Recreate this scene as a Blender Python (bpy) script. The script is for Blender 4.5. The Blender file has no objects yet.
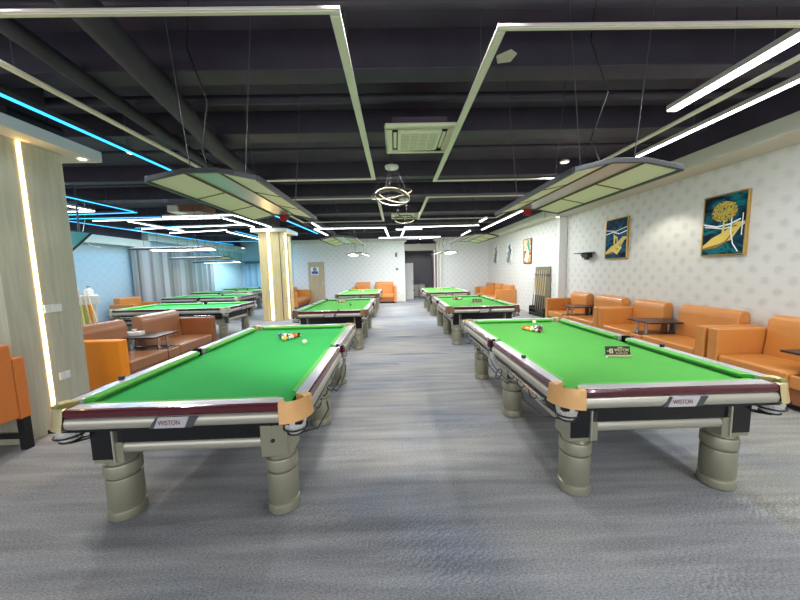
import bpy, bmesh, math, random
from math import sin, cos, pi, radians as R
from mathutils import Vector, Matrix
random.seed(7)
SC = bpy.context.scene
COL = SC.collection

# ------------------------------------------------------------------ materials
def lin(c):
    return tuple(((v / 255) / 12.92 if v / 255 <= .04045 else ((v / 255 + .055) / 1.055) ** 2.4) for v in c) + (1,)

def mat(name, rgb, rough=.5, metal=0, spec=.5, emit=None, es=0, bump=0, bscale=200, var=0, vscale=3, coat=0):
    m = bpy.data.materials.new(name); m.use_nodes = True
    nt = m.node_tree; b = nt.nodes['Principled BSDF']
    b.inputs['Base Color'].default_value = lin(rgb)
    b.inputs['Roughness'].default_value = rough
    b.inputs['Metallic'].default_value = metal
    b.inputs['Specular IOR Level'].default_value = spec
    b.inputs['Coat Weight'].default_value = coat
    if emit:
        b.inputs['Emission Color'].default_value = lin(emit)
        b.inputs['Emission Strength'].default_value = es
    if bump or var:
        tc = nt.nodes.new('ShaderNodeTexCoord')
        if bump:
            n = nt.nodes.new('ShaderNodeTexNoise'); n.inputs['Scale'].default_value = bscale
            n.inputs['Detail'].default_value = 3
            nt.links.new(tc.outputs['Object'], n.inputs['Vector'])
            bp = nt.nodes.new('ShaderNodeBump'); bp.inputs['Strength'].default_value = bump
            bp.inputs['Distance'].default_value = .01
            nt.links.new(n.outputs['Fac'], bp.inputs['Height']); nt.links.new(bp.outputs['Normal'], b.inputs['Normal'])
        if var:
            n = nt.nodes.new('ShaderNodeTexNoise'); n.inputs['Scale'].default_value = vscale
            n.inputs['Detail'].default_value = 4
            nt.links.new(tc.outputs['Object'], n.inputs['Vector'])
            mx = nt.nodes.new('ShaderNodeMixRGB'); mx.blend_type = 'MIX'
            c1 = tuple(max(0, v * (1 - var)) for v in rgb); c2 = tuple(min(255, v * (1 + var)) for v in rgb)
            mx.inputs[1].default_value = lin(c1); mx.inputs[2].default_value = lin(c2)
            nt.links.new(n.outputs['Fac'], mx.inputs[0]); nt.links.new(mx.outputs[0], b.inputs['Base Color'])
    return m

def N(nt, t, **k):
    n = nt.nodes.new(t)
    for a, v in k.items(): setattr(n, a, v)
    return n

def ramp(nt, pts, interp='LINEAR'):
    r = nt.nodes.new('ShaderNodeValToRGB'); r.color_ramp.interpolation = interp
    e = r.color_ramp.elements
    while len(e) < len(pts): e.new(.5)
    for i, (p, c) in enumerate(pts):
        e[i].position = p; e[i].color = lin(c) if isinstance(c, tuple) else (c, c, c, 1)
    return r

def wallpaper(name, axis, base, spot):
    """pale damask wallpaper: diamond lattice of soft motifs plus a fine horizontal weave"""
    m = bpy.data.materials.new(name); m.use_nodes = True; nt = m.node_tree; b = nt.nodes['Principled BSDF']
    b.inputs['Roughness'].default_value = .75
    g = N(nt, 'ShaderNodeNewGeometry'); sp = N(nt, 'ShaderNodeSeparateXYZ'); nt.links.new(g.outputs['Position'], sp.inputs[0])
    cb = N(nt, 'ShaderNodeCombineXYZ')
    nt.links.new(sp.outputs['Y' if axis == 'x' else 'X'], cb.inputs[0]); nt.links.new(sp.outputs['Z'], cb.inputs[1])
    mp = N(nt, 'ShaderNodeMapping'); mp.inputs['Rotation'].default_value = (0, 0, R(45)); mp.inputs['Scale'].default_value = (4.6, 4.6, 1)
    nt.links.new(cb.outputs[0], mp.inputs[0])
    v = N(nt, 'ShaderNodeTexVoronoi', voronoi_dimensions='2D'); v.inputs['Scale'].default_value = 1; v.inputs['Randomness'].default_value = 0
    nt.links.new(mp.outputs[0], v.inputs['Vector'])
    no = N(nt, 'ShaderNodeTexNoise'); no.inputs['Scale'].default_value = 14; nt.links.new(cb.outputs[0], no.inputs['Vector'])
    ad = N(nt, 'ShaderNodeMath', operation='MULTIPLY_ADD'); ad.inputs[1].default_value = .35; nt.links.new(no.outputs['Fac'], ad.inputs[0]); nt.links.new(v.outputs['Distance'], ad.inputs[2])
    r = ramp(nt, [(.30, 1.0), (.52, 0.0)]); nt.links.new(ad.outputs[0], r.inputs[0])
    no2 = N(nt, 'ShaderNodeTexNoise'); no2.inputs['Scale'].default_value = 1.3; no2.inputs['Detail'].default_value = 4; nt.links.new(cb.outputs[0], no2.inputs['Vector'])
    mu = N(nt, 'ShaderNodeMath', operation='MULTIPLY'); nt.links.new(r.outputs[0], mu.inputs[0]); nt.links.new(no2.outputs['Fac'], mu.inputs[1])
    mx = N(nt, 'ShaderNodeMixRGB'); mx.inputs[1].default_value = lin(base); mx.inputs[2].default_value = lin(spot); nt.links.new(mu.outputs[0], mx.inputs[0])
    # weave streaks
    mp2 = N(nt, 'ShaderNodeMapping'); mp2.inputs['Scale'].default_value = (2.5, 60, 1); nt.links.new(cb.outputs[0], mp2.inputs[0])
    n3 = N(nt, 'ShaderNodeTexNoise'); n3.inputs['Scale'].default_value = 1.5; n3.inputs['Detail'].default_value = 3; nt.links.new(mp2.outputs[0], n3.inputs['Vector'])
    m3 = N(nt, 'ShaderNodeMixRGB', blend_type='OVERLAY'); m3.inputs[0].default_value = .18
    nt.links.new(mx.outputs[0], m3.inputs[1]); nt.links.new(n3.outputs['Fac'], m3.inputs[2])
    nt.links.new(m3.outputs[0], b.inputs['Base Color'])
    return m

def carpet_mat():
    m = bpy.data.materials.new('blue grey carpet'); m.use_nodes = True; nt = m.node_tree; b = nt.nodes['Principled BSDF']
    b.inputs['Roughness'].default_value = .95; b.inputs['Specular IOR Level'].default_value = .15
    b.inputs['Sheen Weight'].default_value = .15
    g = N(nt, 'ShaderNodeNewGeometry'); sp = N(nt, 'ShaderNodeSeparateXYZ'); nt.links.new(g.outputs['Position'], sp.inputs[0])
    def noise(scale, sx, sy, det=4, rot=0, dist=0):
        mp = N(nt, 'ShaderNodeMapping'); mp.inputs['Scale'].default_value = (sx, sy, 1); mp.inputs['Rotation'].default_value = (0, 0, rot)
        nt.links.new(g.outputs['Position'], mp.inputs[0])
        n = N(nt, 'ShaderNodeTexNoise'); n.inputs['Scale'].default_value = scale; n.inputs['Detail'].default_value = det; n.inputs['Distortion'].default_value = dist
        nt.links.new(mp.outputs[0], n.inputs['Vector']); return n
    # two carpet widths: the roll laid beyond x = 2.41 has a lighter, warmer grey
    gt = N(nt, 'ShaderNodeMath', operation='GREATER_THAN'); gt.inputs[1].default_value = 2.41; nt.links.new(sp.outputs['X'], gt.inputs[0])
    rolls = N(nt, 'ShaderNodeMixRGB'); rolls.inputs[1].default_value = lin((140, 141, 143)); rolls.inputs[2].default_value = lin((138, 137, 130)); nt.links.new(gt.outputs[0], rolls.inputs[0])
    # woven blue patches
    n1 = noise(.55, 1, 1.6, 3); r1 = ramp(nt, [(.46, 0.0), (.66, .75)]); nt.links.new(n1.outputs['Fac'], r1.inputs[0])
    blue = N(nt, 'ShaderNodeMixRGB'); blue.inputs[2].default_value = lin((112, 121, 139)); nt.links.new(r1.outputs[0], blue.inputs[0]); nt.links.new(rolls.outputs[0], blue.inputs[1])
    n2 = noise(.7, 1, 1.5, 3, 0.4); r2 = ramp(nt, [(.5, 0.0), (.72, .6)]); nt.links.new(n2.outputs['Fac'], r2.inputs[0])
    warm = N(nt, 'ShaderNodeMixRGB'); warm.inputs[2].default_value = lin((156, 152, 145)); nt.links.new(r2.outputs[0], warm.inputs[0]); nt.links.new(blue.outputs[0], warm.inputs[1])
    # long cross streaks
    n3 = noise(1.2, .8, 9, 6, 0.02); r3 = ramp(nt, [(.3, .28), (.7, .72)]); nt.links.new(n3.outputs['Fac'], r3.inputs[0])
    o1 = N(nt, 'ShaderNodeMixRGB', blend_type='OVERLAY'); o1.inputs[0].default_value = .55; nt.links.new(warm.outputs[0], o1.inputs[1]); nt.links.new(r3.outputs[0], o1.inputs[2])
    # diagonal hatch weave that comes and goes
    mp = N(nt, 'ShaderNodeMapping'); mp.inputs['Rotation'].default_value = (0, 0, R(-38)); nt.links.new(g.outputs['Position'], mp.inputs[0])
    w = N(nt, 'ShaderNodeTexWave', bands_direction='Y'); w.inputs['Scale'].default_value = 11; w.inputs['Distortion'].default_value = 9.0; w.inputs['Detail'].default_value = 3; w.inputs['Detail Scale'].default_value = 2
    nt.links.new(mp.outputs[0], w.inputs['Vector'])
    n4 = noise(.9, 1, 2, 4, 1.0); r4 = ramp(nt, [(.5, 0.0), (.68, .18)]); nt.links.new(n4.outputs['Fac'], r4.inputs[0])
    o2 = N(nt, 'ShaderNodeMixRGB', blend_type='OVERLAY'); nt.links.new(r4.outputs[0], o2.inputs[0]); nt.links.new(o1.outputs[0], o2.inputs[1]); nt.links.new(w.outputs['Color'], o2.inputs[2])
    n5 = noise(70, 1, 2.2, 3); o3 = N(nt, 'ShaderNodeMixRGB', blend_type='OVERLAY'); o3.inputs[0].default_value = .9
    nt.links.new(o2.outputs[0], o3.inputs[1]); nt.links.new(n5.outputs['Fac'], o3.inputs[2])
    nt.links.new(o3.outputs[0], b.inputs['Base Color'])
    bp = N(nt, 'ShaderNodeBump'); bp.inputs['Strength'].default_value = .35; bp.inputs['Distance'].default_value = .01
    n6 = noise(160, 1, 1.5, 2); nt.links.new(n6.outputs['Fac'], bp.inputs['Height']); nt.links.new(bp.outputs['Normal'], b.inputs['Normal'])
    return m

def wood_mat(name, c1, c2, rough=.45, axis='z', sc=1.0):
    m = bpy.data.materials.new(name); m.use_nodes = True; nt = m.node_tree; b = nt.nodes['Principled BSDF']
    b.inputs['Roughness'].default_value = rough
    tc = N(nt, 'ShaderNodeTexCoord'); mp = N(nt, 'ShaderNodeMapping')
    mp.inputs['Scale'].default_value = (14 * sc, 14 * sc, .8 * sc) if axis == 'z' else (.8 * sc, 14 * sc, 14 * sc)
    nt.links.new(tc.outputs['Object'], mp.inputs[0])
    n = N(nt, 'ShaderNodeTexNoise'); n.inputs['Scale'].default_value = 2; n.inputs['Detail'].default_value = 5; n.inputs['Distortion'].default_value = .6
    nt.links.new(mp.outputs[0], n.inputs['Vector'])
    r = ramp(nt, [(.3, c1), (.7, c2)]); nt.links.new(n.outputs['Fac'], r.inputs[0]); nt.links.new(r.outputs[0], b.inputs['Base Color'])
    return m

M = {}
M['carpet'] = carpet_mat()
M['wp_x'] = wallpaper('damask wallpaper side', 'x', (214, 212, 206), (186, 186, 180))
M['wp_y'] = wallpaper('damask wallpaper back', 'y', (222, 224, 222), (198, 204, 210))
M['wp_blue'] = wallpaper('pale wallpaper left hall', 'x', (172, 196, 208), (160, 186, 200))
M['wp_blue_y'] = wallpaper('pale wallpaper left hall end', 'y', (170, 200, 222), (156, 188, 214))
M['ceil'] = mat('black painted slab', (74, 65, 78), .9, var=.3, vscale=2)
M['duct'] = mat('black painted duct', (50, 45, 56), .6, var=.25, vscale=4)
M['cream'] = mat('cream painted plaster', (206, 202, 186), .7)
M['white'] = mat('white paint', (222, 222, 218), .6)
M['felt'] = mat('green billiard cloth', (62, 182, 94), .9, spec=.15, bump=.1, bscale=600, var=.05, vscale=2)
M['felt_r'] = mat('green billiard cloth brighter', (92, 176, 80), .9, spec=.15, bump=.1, bscale=600, var=.05, vscale=2)
M['cushion'] = mat('green cushion cloth', (108, 190, 92), .85, spec=.2)
M['pearl'] = mat('pearl silver rail', (205, 200, 206), .28, .35, coat=.3)
M['silver'] = mat('champagne silver moulding', (182, 178, 164), .36, .5)
M['leg'] = mat('champagne grey metal', (154, 152, 132), .4, .45)
M['maroon'] = mat('maroon lacquer', (80, 24, 34), .22, coat=.5)
M['blackgloss'] = mat('black lacquer', (16, 16, 18), .25)
M['black'] = mat('black rubber', (18, 18, 20), .6)
M['darkgrey'] = mat('dark grey metal', (78, 80, 84), .45, .3)
M['tan'] = mat('tan leather pocket casting', (218, 168, 108), .42, .1, bump=.15, bscale=60, var=.06, vscale=8)
M['gold'] = mat('brushed brass pocket casting', (214, 198, 150), .3, .6)
M['net'] = mat('grey knitted net', (188, 188, 182), .8, bump=1.0, bscale=90, var=.25, vscale=90)
M['chrome'] = mat('chrome', (205, 205, 208), .15, .95)
M['wirem'] = mat('black coated wire', (22, 22, 24), .4)
M['leather'] = mat('tan orange leather', (204, 134, 66), .34, bump=.25, bscale=40, var=.06, vscale=3, coat=.08)
M['leather_o'] = mat('burnt orange leather', (214, 122, 52), .5, bump=.2, bscale=40)
M['leather_b'] = mat('orange leather brightened as if lit', (255, 150, 14), .5, bump=.2, bscale=40)  # raised orange stands in for light on the left sofa's near arm
M['leather_d'] = mat('orange leather with painted shade', (142, 84, 48), .42, bump=.2, bscale=40, var=.1, vscale=6)  # brown stands in for shade on sofa bases and the left sofa
M['tabletop'] = mat('dark smoked table top', (46, 34, 34), .32)
M['wood'] = wood_mat('pale wood cladding', (172, 170, 150), (190, 188, 168))
M['wood2'] = wood_mat('honey wood cladding', (196, 172, 118), (220, 200, 150))
M['doorwood'] = wood_mat('beige wood door', (176, 158, 126), (192, 174, 142))
M['shutter'] = mat('dull beige shutter box', (150, 146, 134), .6)
M['dring'] = mat('champagne chandelier ring', (112, 107, 92), .4, .3)
M['alu'] = mat('aluminium light channel', (226, 216, 208), .4, .3)
M['diff_off'] = mat('unlit lamp diffuser', (250, 226, 200), .5)
M['mirror'] = mat('glossy lamp centre strip', (196, 198, 196), .28, .7)
M['lampframe'] = mat('grey lamp frame', (84, 86, 90), .4, .4)
M['red'] = mat('red enamel', (150, 16, 36), .35)
M['acw'] = mat('ivory air conditioner plastic', (222, 220, 186), .45)
M['acg'] = mat('ivory grille', (190, 188, 158), .6)
M['led_w'] = mat('white led diffuser', (255, 255, 255), .5, emit=(240, 246, 255), es=7)
M['led_b'] = mat('blue led diffuser', (120, 200, 255), .5, emit=(30, 170, 255), es=1.7)
M['led_warm'] = mat('warm led diffuser', (255, 220, 160), .5, emit=(255, 205, 140), es=11)
M['lit'] = mat('lit lamp diffuser', (255, 255, 240), .5, emit=(255, 252, 236), es=3.5)
M['dl'] = mat('downlight lens', (255, 255, 250), .4, emit=(255, 250, 225), es=6)
M['socket'] = mat('white switch plate', (228, 228, 226), .4)
M['goldframe'] = mat('gilt picture frame', (196, 160, 84), .35, .6)
M['curtain'] = mat('grey curtain', (176, 176, 172), .85)
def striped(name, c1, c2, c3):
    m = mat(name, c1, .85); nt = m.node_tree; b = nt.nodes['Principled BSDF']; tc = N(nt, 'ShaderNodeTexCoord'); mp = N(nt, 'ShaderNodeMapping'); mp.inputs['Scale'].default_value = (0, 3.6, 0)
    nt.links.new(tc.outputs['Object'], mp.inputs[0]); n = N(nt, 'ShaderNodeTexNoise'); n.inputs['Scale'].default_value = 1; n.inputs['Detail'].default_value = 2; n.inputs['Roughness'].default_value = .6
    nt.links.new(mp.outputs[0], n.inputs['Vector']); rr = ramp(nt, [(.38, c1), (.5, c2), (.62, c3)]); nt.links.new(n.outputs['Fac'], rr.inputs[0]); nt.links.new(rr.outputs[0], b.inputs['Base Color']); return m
M['curtain'] = striped('grey curtain cloth with painted pleat shade', (108, 104, 98), (168, 168, 166), (198, 200, 204))  # uneven dark and pale bands paint in the shade of the pleats
M['curtain_b'] = mat('blue grey curtain', (130, 164, 186), .85)
M['screen'] = mat('teal tv screen', (60, 120, 116), .2, emit=(60, 130, 120), es=.2)
M['walnut'] = mat('dark brown panel', (110, 78, 52), .5)
M['cuewood'] = mat('maple cue shaft', (214, 190, 142), .35)
M['cuebutt'] = mat('dark cue butt', (50, 30, 24), .3)
M['mirrorg'] = mat('grey brown rack board', (128, 122, 104), .3, .2)
M['paper'] = mat('white paper', (235, 235, 235), .7)
M['bluesign'] = mat('blue sign print', (60, 90, 150), .6)
M['corridor'] = mat('dark grey corridor paint', (120, 118, 126), .8)
M['steelblue'] = mat('blue door steel', (110, 140, 164), .6)
M['yellowg'] = mat('olive counter front', (168, 176, 90), .6, var=.2, vscale=5)
M['stone'] = mat('grey stone plinth', (120, 124, 132), .7, var=.1, vscale=9)

# ------------------------------------------------------------------ mesh helpers
class MB:
    def __init__(s): s.v = []; s.f = []; s.m = []; s.sm = []
    def add(s, vs, fs, mi=0, sm=False, T=None):
        o = len(s.v)
        for v in vs:
            v = Vector(v)
            if T is not None: v = T @ v
            s.v.append(tuple(v))
        for f in fs: s.f.append([i + o for i in f]); s.m.append(mi); s.sm.append(sm)
        return s
    def box(s, x0, x1, y0, y1, z0, z1, mi=0, T=None):
        vs = [(x, y, z) for z in (z0, z1) for y in (y0, y1) for x in (x0, x1)]
        return s.add(vs, [(0, 2, 3, 1), (4, 5, 7, 6), (0, 1, 5, 4), (2, 6, 7, 3), (0, 4, 6, 2), (1, 3, 7, 5)], mi, False, T)
    def prism(s, poly, z0, z1, mi=0, T=None, sm=False):
        n = len(poly); vs = [(x, y, z0) for x, y in poly] + [(x, y, z1) for x, y in poly]
        s.add(vs, [tuple(range(n - 1, -1, -1)), tuple(range(n, 2 * n))], mi, False, T)
        o = len(s.v) - 2 * n
        for i in range(n):
            j = (i + 1) % n; s.f.append([o + i, o + j, o + n + j, o + n + i]); s.m.append(mi); s.sm.append(sm)
        return s
    def extr(s, sec, axis, a, b, mi=0, T=None, sm=False):
        """section polygon (p,q) extruded along axis 'x' (p=y,q=z) or 'y' (p=x,q=z)"""
        n = len(sec)
        mk = (lambda t, p, q: (t, p, q)) if axis == 'x' else (lambda t, p, q: (p, t, q))
        vs = [mk(a, p, q) for p, q in sec] + [mk(b, p, q) for p, q in sec]
        s.add(vs, [tuple(range(n)), tuple(range(2 * n - 1, n - 1, -1))], mi, False, T)
        o = len(s.v) - 2 * n
        for i in range(n):
            j = (i + 1) % n; s.f.append([o + i, o + n + i, o + n + j, o + j]); s.m.append(mi); s.sm.append(sm)
        return s
    def lathe(s, prof, c=(0, 0, 0), seg=28, mi=0, sx=1, sy=1, T=None, caps=True):
        vs = []; fs = []
        for r, z in prof:
            for k in range(seg):
                a = 2 * pi * k / seg; vs.append((c[0] + r * cos(a) * sx, c[1] + r * sin(a) * sy, c[2] + z))
        for i in range(len(prof) - 1):
            for k in range(seg):
                k2 = (k + 1) % seg; fs.append((i * seg + k, i * seg + k2, (i + 1) * seg + k2, (i + 1) * seg + k))
        s.add(vs, fs, mi, True, T)
        if caps:
            o = len(s.v) - len(vs)
            s.f.append([o + k for k in range(seg - 1, -1, -1)]); s.m.append(mi); s.sm.append(False)
            s.f.append([o + (len(prof) - 1) * seg + k for k in range(seg)]); s.m.append(mi); s.sm.append(False)
        return s
    def tube(s, pts, r, seg=8, mi=0, closed=False, r2=None):
        pts = [Vector(p) for p in pts]; n = len(pts); rings = []
        for i, p in enumerate(pts):
            if closed: t = pts[(i + 1) % n] - pts[i - 1]
            else: t = pts[min(i + 1, n - 1)] - pts[max(i - 1, 0)]
            t.normalize(); u = t.cross(Vector((0, 0, 1)))
            if u.length < .05: u = t.cross(Vector((0, 1, 0)))
            u.normalize(); w = t.cross(u)
            rr = r if r2 is None else r + (r2 - r) * i / (n - 1)
            rings.append([p + (u * cos(2 * pi * k / seg) + w * sin(2 * pi * k / seg)) * rr for k in range(seg)])
        o = len(s.v)
        for rg in rings: s.v += [tuple(v) for v in rg]
        for i in range(n if closed else n - 1):
            for k in range(seg):
                k2 = (k + 1) % seg; i2 = (i + 1) % n
                s.f.append([o + i * seg + k, o + i * seg + k2, o + i2 * seg + k2, o + i2 * seg + k]); s.m.append(mi); s.sm.append(True)
        if not closed:
            s.f.append([o + k for k in range(seg - 1, -1, -1)]); s.m.append(mi); s.sm.append(False)
            s.f.append([o + (n - 1) * seg + k for k in range(seg)]); s.m.append(mi); s.sm.append(False)
        return s
    def sphere(s, c, r, seg=20, rings=12, mi=0, mf=None, sq=(1, 1, 1)):
        vs = []; o = len(s.v)
        for i in range(rings + 1):
            th = pi * i / rings
            for k in range(seg):
                a = 2 * pi * k / seg; vs.append((sin(th) * cos(a), sin(th) * sin(a), cos(th)))
        for v in vs: s.v.append((c[0] + v[0] * r * sq[0], c[1] + v[1] * r * sq[1], c[2] + v[2] * r * sq[2]))
        for i in range(rings):
            for k in range(seg):
                k2 = (k + 1) % seg; f = [i * seg + k, (i + 1) * seg + k, (i + 1) * seg + k2, i * seg + k2]
                ctr = sum((Vector(vs[j]) for j in f), Vector()) / 4
                s.f.append([j + o for j in f]); s.m.append(mf(ctr) if mf else mi); s.sm.append(True)
        return s
    def build(s, name, mats, parent=None, bevel=0, seg=2, recalc=True):
        me = bpy.data.meshes.new(name)
        me.from_pydata(s.v, [], s.f)
        bm = bmesh.new(); bm.from_mesh(me)
        bm.faces.ensure_lookup_table()
        for f, mi, sm in zip(bm.faces, s.m, s.sm): f.material_index = mi; f.smooth = sm
        bmesh.ops.remove_doubles(bm, verts=bm.verts, dist=1e-6)
        if recalc: bmesh.ops.recalc_face_normals(bm, faces=bm.faces)
        bm.to_mesh(me); bm.free()
        if not isinstance(mats, (list, tuple)): mats = [mats]
        for m in mats: me.materials.append(m)
        o = bpy.data.objects.new(name, me); COL.objects.link(o)
        if not bevel and any(s.sm): me.set_sharp_from_angle(angle=R(32))
        if parent is not None: o.parent = parent
        if bevel:
            b = o.modifiers.new('bevel', 'BEVEL'); b.width = bevel; b.segments = seg; b.limit_method = 'ANGLE'; b.angle_limit = R(35)
            b.harden_normals = False
            for p in me.polygons: p.use_smooth = True
            e = o.modifiers.new('wn', 'WEIGHTED_NORMAL'); e.keep_sharp = True
        return o

def thing(name, label, cat, loc=(0, 0, 0), rz=0, group=None):
    o = bpy.data.objects.new(name, None); COL.objects.link(o); o.empty_display_size = .1
    o.location = loc; o.rotation_euler = (0, 0, rz)
    return tag(o, label, cat, group)
def tag(o, label, cat, group=None):
    o['label'] = label; o['category'] = cat
    if group: o['group'] = group
    return o
def struct(o): o['kind'] = 'structure'; return o
def kids(o): return [c for c in bpy.data.objects if c.parent == o]
def copy_tree(o, parent=None):
    c = o.copy(); COL.objects.link(c); c.parent = parent
    for ch in kids(o): copy_tree(ch, c)
    return c
def dup(o, label, loc, rz=0, group=None):
    c = copy_tree(o); c.location = loc; c.rotation_euler = (0, 0, rz); c['label'] = label
    if group: c['group'] = group
    return c
def text_mesh(name, txt, size, m, parent, loc, rot, depth=.001, align='CENTER', sx=1):
    cu = bpy.data.curves.new(name, 'FONT'); cu.body = txt; cu.size = size; cu.extrude = depth; cu.align_x = align; cu.align_y = 'CENTER'
    to = bpy.data.objects.new('t', cu); COL.objects.link(to)
    dg = bpy.context.evaluated_depsgraph_get(); me = bpy.data.meshes.new_from_object(to.evaluated_get(dg))
    bpy.data.objects.remove(to); bpy.data.curves.remove(cu)
    me.materials.clear(); me.materials.append(m)
    o = bpy.data.objects.new(name, me); COL.objects.link(o); o.parent = parent; o.location = loc; o.rotation_euler = rot; o.scale = (sx, 1, 1)
    return o

# ------------------------------------------------------------------ camera (solved from the tables and the floor)
f, pit, rol, yaw, h = 302.62, .0965, -.0223, .0137, 1.6332
cy, sy, cp, sp_, cr, sr = cos(yaw), sin(yaw), cos(pit), sin(pit), cos(rol), sin(rol)
fw = Vector((sy * cp, cy * cp, -sp_)); rt = Vector((cy, -sy, 0)); up = rt.cross(fw)
rt, up = cr * rt + sr * up, -sr * rt + cr * up
cam = bpy.data.cameras.new('camera'); cam.sensor_width = 36; cam.lens = f / 800 * 36; cam.clip_start = .05; cam.clip_end = 100
co = bpy.data.objects.new('camera', cam); COL.objects.link(co)
mw = Matrix((rt, up, -fw)).transposed().to_4x4(); mw.translation = (0, 0, h); co.matrix_world = mw
SC.camera = co

# ------------------------------------------------------------------ the room
XR, XR2, YB, XL = 5.15, 4.95, 16.1, -9.7
H = 3.85
fl = MB().box(XL - .2, XR + .2, -3.2, 20.2, -.1, 0)
def crease(x0, x1, y, hgt, wdt, ph):
    n = 26; vs = []; fs = []
    for i in range(n + 1):
        t = i / n; x = x0 + (x1 - x0) * t; yy = y + .03 * sin(3 * t + ph) + .015 * sin(9 * t + ph); hh = hgt * sin(pi * t) ** .6
        for q, zz in ((-1, 0), (-.45, .7), (0, 1), (.45, .7), (1, 0)): vs.append((x, yy + q * wdt, -.001 + hh * zz))
    for i in range(n):
        for k in range(4): a = i * 5 + k; fs.append((a, a + 5, a + 6, a + 1))
    fl.add(vs, fs, 0, True)
crease(-.55, 1.0, 5.78, .032, .035, 0); crease(-.9, .1, 5.2, .036, .035, 1); crease(-.3, .9, 7.35, .034, .045, 2)
crease(-.8, 1.1, 3.5, .008, .05, 3); crease(-.6, .7, 4.3, .008, .05, 4); crease(-.2, 1.2, 9.4, .02, .06, 5)
struct(fl.build('floor', M['carpet']))
struct(MB().box(XL - .2, XR + .2, -3.2, 20.2, H, H + .1).build('ceiling', M['ceil']))
struct(MB().box(XR, XR + .15, -3.2, 9.2, 0, H).build('wall_right', M['wp_x']))
struct(MB().box(XR2, XR + .15, 9.2, YB, 0, H).build('wall_right_far', M['wp_x']))
struct(MB().box(XR - .04, XR - .002, -3.2, 9.35, 3.341, H).build('wall_right_upper', M['ceil']))
struct(MB().box(XR2 - .04, XR2 - .002, 9.36, YB - .03, 3.341, H).build('wall_right_far_upper', M['ceil']))
struct(MB().box(XL + .002, XL + .04, -3.2, 11.9, 2.99, H).box(XL + .002, XL + .04, 11.9, 19.4, 3.301, H).build('wall_left_upper', M['ceil']))
# back wall with the corridor opening
struct(MB().box(-5.35, .52, YB, YB + .25, 0, 3.32).build('wall_back', M['wp_y']))
struct(MB().box(2.2, XR2, YB, YB + .25, 0, 3.32).build('wall_back_right', M['wp_y']))
struct(MB().box(-5.35, XR2, YB - .02, YB + .25, 3.32, H).build('wall_back_upper', M['ceil']))
struct(MB().box(-5.35, .62, YB - .16, YB - .021, 3.12, 3.32).box(2.05, XR2, YB - .16, YB - .021, 3.12, 3.32).build('trim_1', M['white'], bevel=.01))
struct(MB().box(.52, 2.2, YB - .06, YB + .24, 2.66, 3.02).build('trim_2', M['shutter'], bevel=.02))      # lintel box
struct(MB().box(.44, .52, YB - .05, YB + .25, 0, 2.66).build('trim_3', M['white']))
struct(MB().box(2.06, 2.12, YB - .1, YB + .2, 0, 2.66).box(2.2, 2.26, YB - .12, YB, 0, 3.1).box(2.34, 2.44, YB - .12, YB, 0, 3.1).build('trim_4', M['alu'], bevel=.01))
# corridor behind the opening
struct(MB().box(.3, .42, YB + .25, 19.4, 0, 3.2).build('wall_corridor_left', M['corridor']))
struct(MB().box(2.3, 2.42, YB + .25, 19.4, 0, 3.2).build('wall_corridor_right', M['corridor']))
struct(MB().box(.3, 2.42, 19.4, 19.5, 0, 3.2).build('wall_corridor_end', M['corridor']))
struct(MB().box(.3, 2.42, YB + .25, 19.5, 3.2, 3.3).build('ceiling_corridor', M['ceil']))
# left hall
struct(MB().box(XL - .15, XL, -3.2, 19.5, 0, H).build('wall_left', M['wp_blue']))
struct(MB().box(XL, -5.35, 19.5, 19.65, 0, H).build('wall_left_end', M['wp_blue_y']))
struct(MB().box(-5.5, -5.35, YB, 19.5, 0, H).build('wall_left_return', M['wp_blue']))
struct(MB().box(XL, XL + .28, 4.5, 12.0, 2.72, 2.98).build('trim_5', M['cream'], bevel=.01))
struct(MB().box(XL, XL + .35, 8.55, 8.95, 0, 2.72).build('trim_6', M['stone'], bevel=.01))
struct(MB().box(XL, XL + .3, 11.9, 19.5, 3.0, 3.3).build('trim_7', M['white'], bevel=.01))
# right bulkhead
struct(MB().box(4.62, XR, -3.2, 9.35, 3.13, 3.34).build('trim_8', M['cream'], bevel=.008))
struct(MB().box(4.55, XR2, 9.35, YB - .16, 3.13, 3.34).build('trim_9', M['cream'], bevel=.008))
struct(MB().box(XR2 - .03, XR - .001, 9.08, 9.2, 0, 3.13).build('trim_10', M['white'], bevel=.004))
# hall front behind the camera: open bays left between piers to admit world light
fw_ = MB()
fw_.box(XL, XR, -3.3, -3.2, 0, .35).box(XL, XR, -3.3, -3.2, 3.2, H)
for x in (-9.6, -6.6, -3.6, -.6, 2.4, 5.0): fw_.box(x - .12, x + .12, -3.3, -3.2, .35, 3.2)
struct(fw_.build('wall_front', M['cream']))

# black services under the slab
def dark_beam(x0, x1, y0, y1, z0, z1, label, cat='ceiling beam', nm='ceiling_beam'):
    return tag(MB().box(x0, x1, y0, y1, z0, z1).build(nm, M['duct'], bevel=.01), label, cat)
for i, (y, w, z) in enumerate([(1.35, .3, 3.55), (3.0, .22, 3.5), (4.4, .3, 3.55), (6.4, .2, 3.55), (7.9, .3, 3.55), (10.2, .3, 3.55), (12.6, .3, 3.55), (15.0, .3, 3.55)]):
    struct(MB().box(XL, 4.55, y, y + w, z, H).build('trim_%d' % (20 + i), M['duct'], bevel=.01))
def pipe(name, pts, r, label, cat='pipe', m='duct'):
    return tag(MB().tube(pts, r, 14).build(name, M[m]), label, cat)
pipe('air_duct', [(-1.7, -1.5, 3.42), (-1.9, 1.6, 3.42), (-2.5, 4.6, 3.42), (-2.75, 8.5, 3.42), (-2.75, 15.5, 3.42)], .11, 'thick black round air duct running down the left of the ceiling', 'air duct')
pipe('air_duct', [(-2.3, -1.5, 3.47), (-2.9, 3.4, 3.47), (-3.3, 7.5, 3.47), (-3.3, 15.5, 3.47)], .07, 'thinner black duct left of the thick round air duct', 'air duct')
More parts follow.
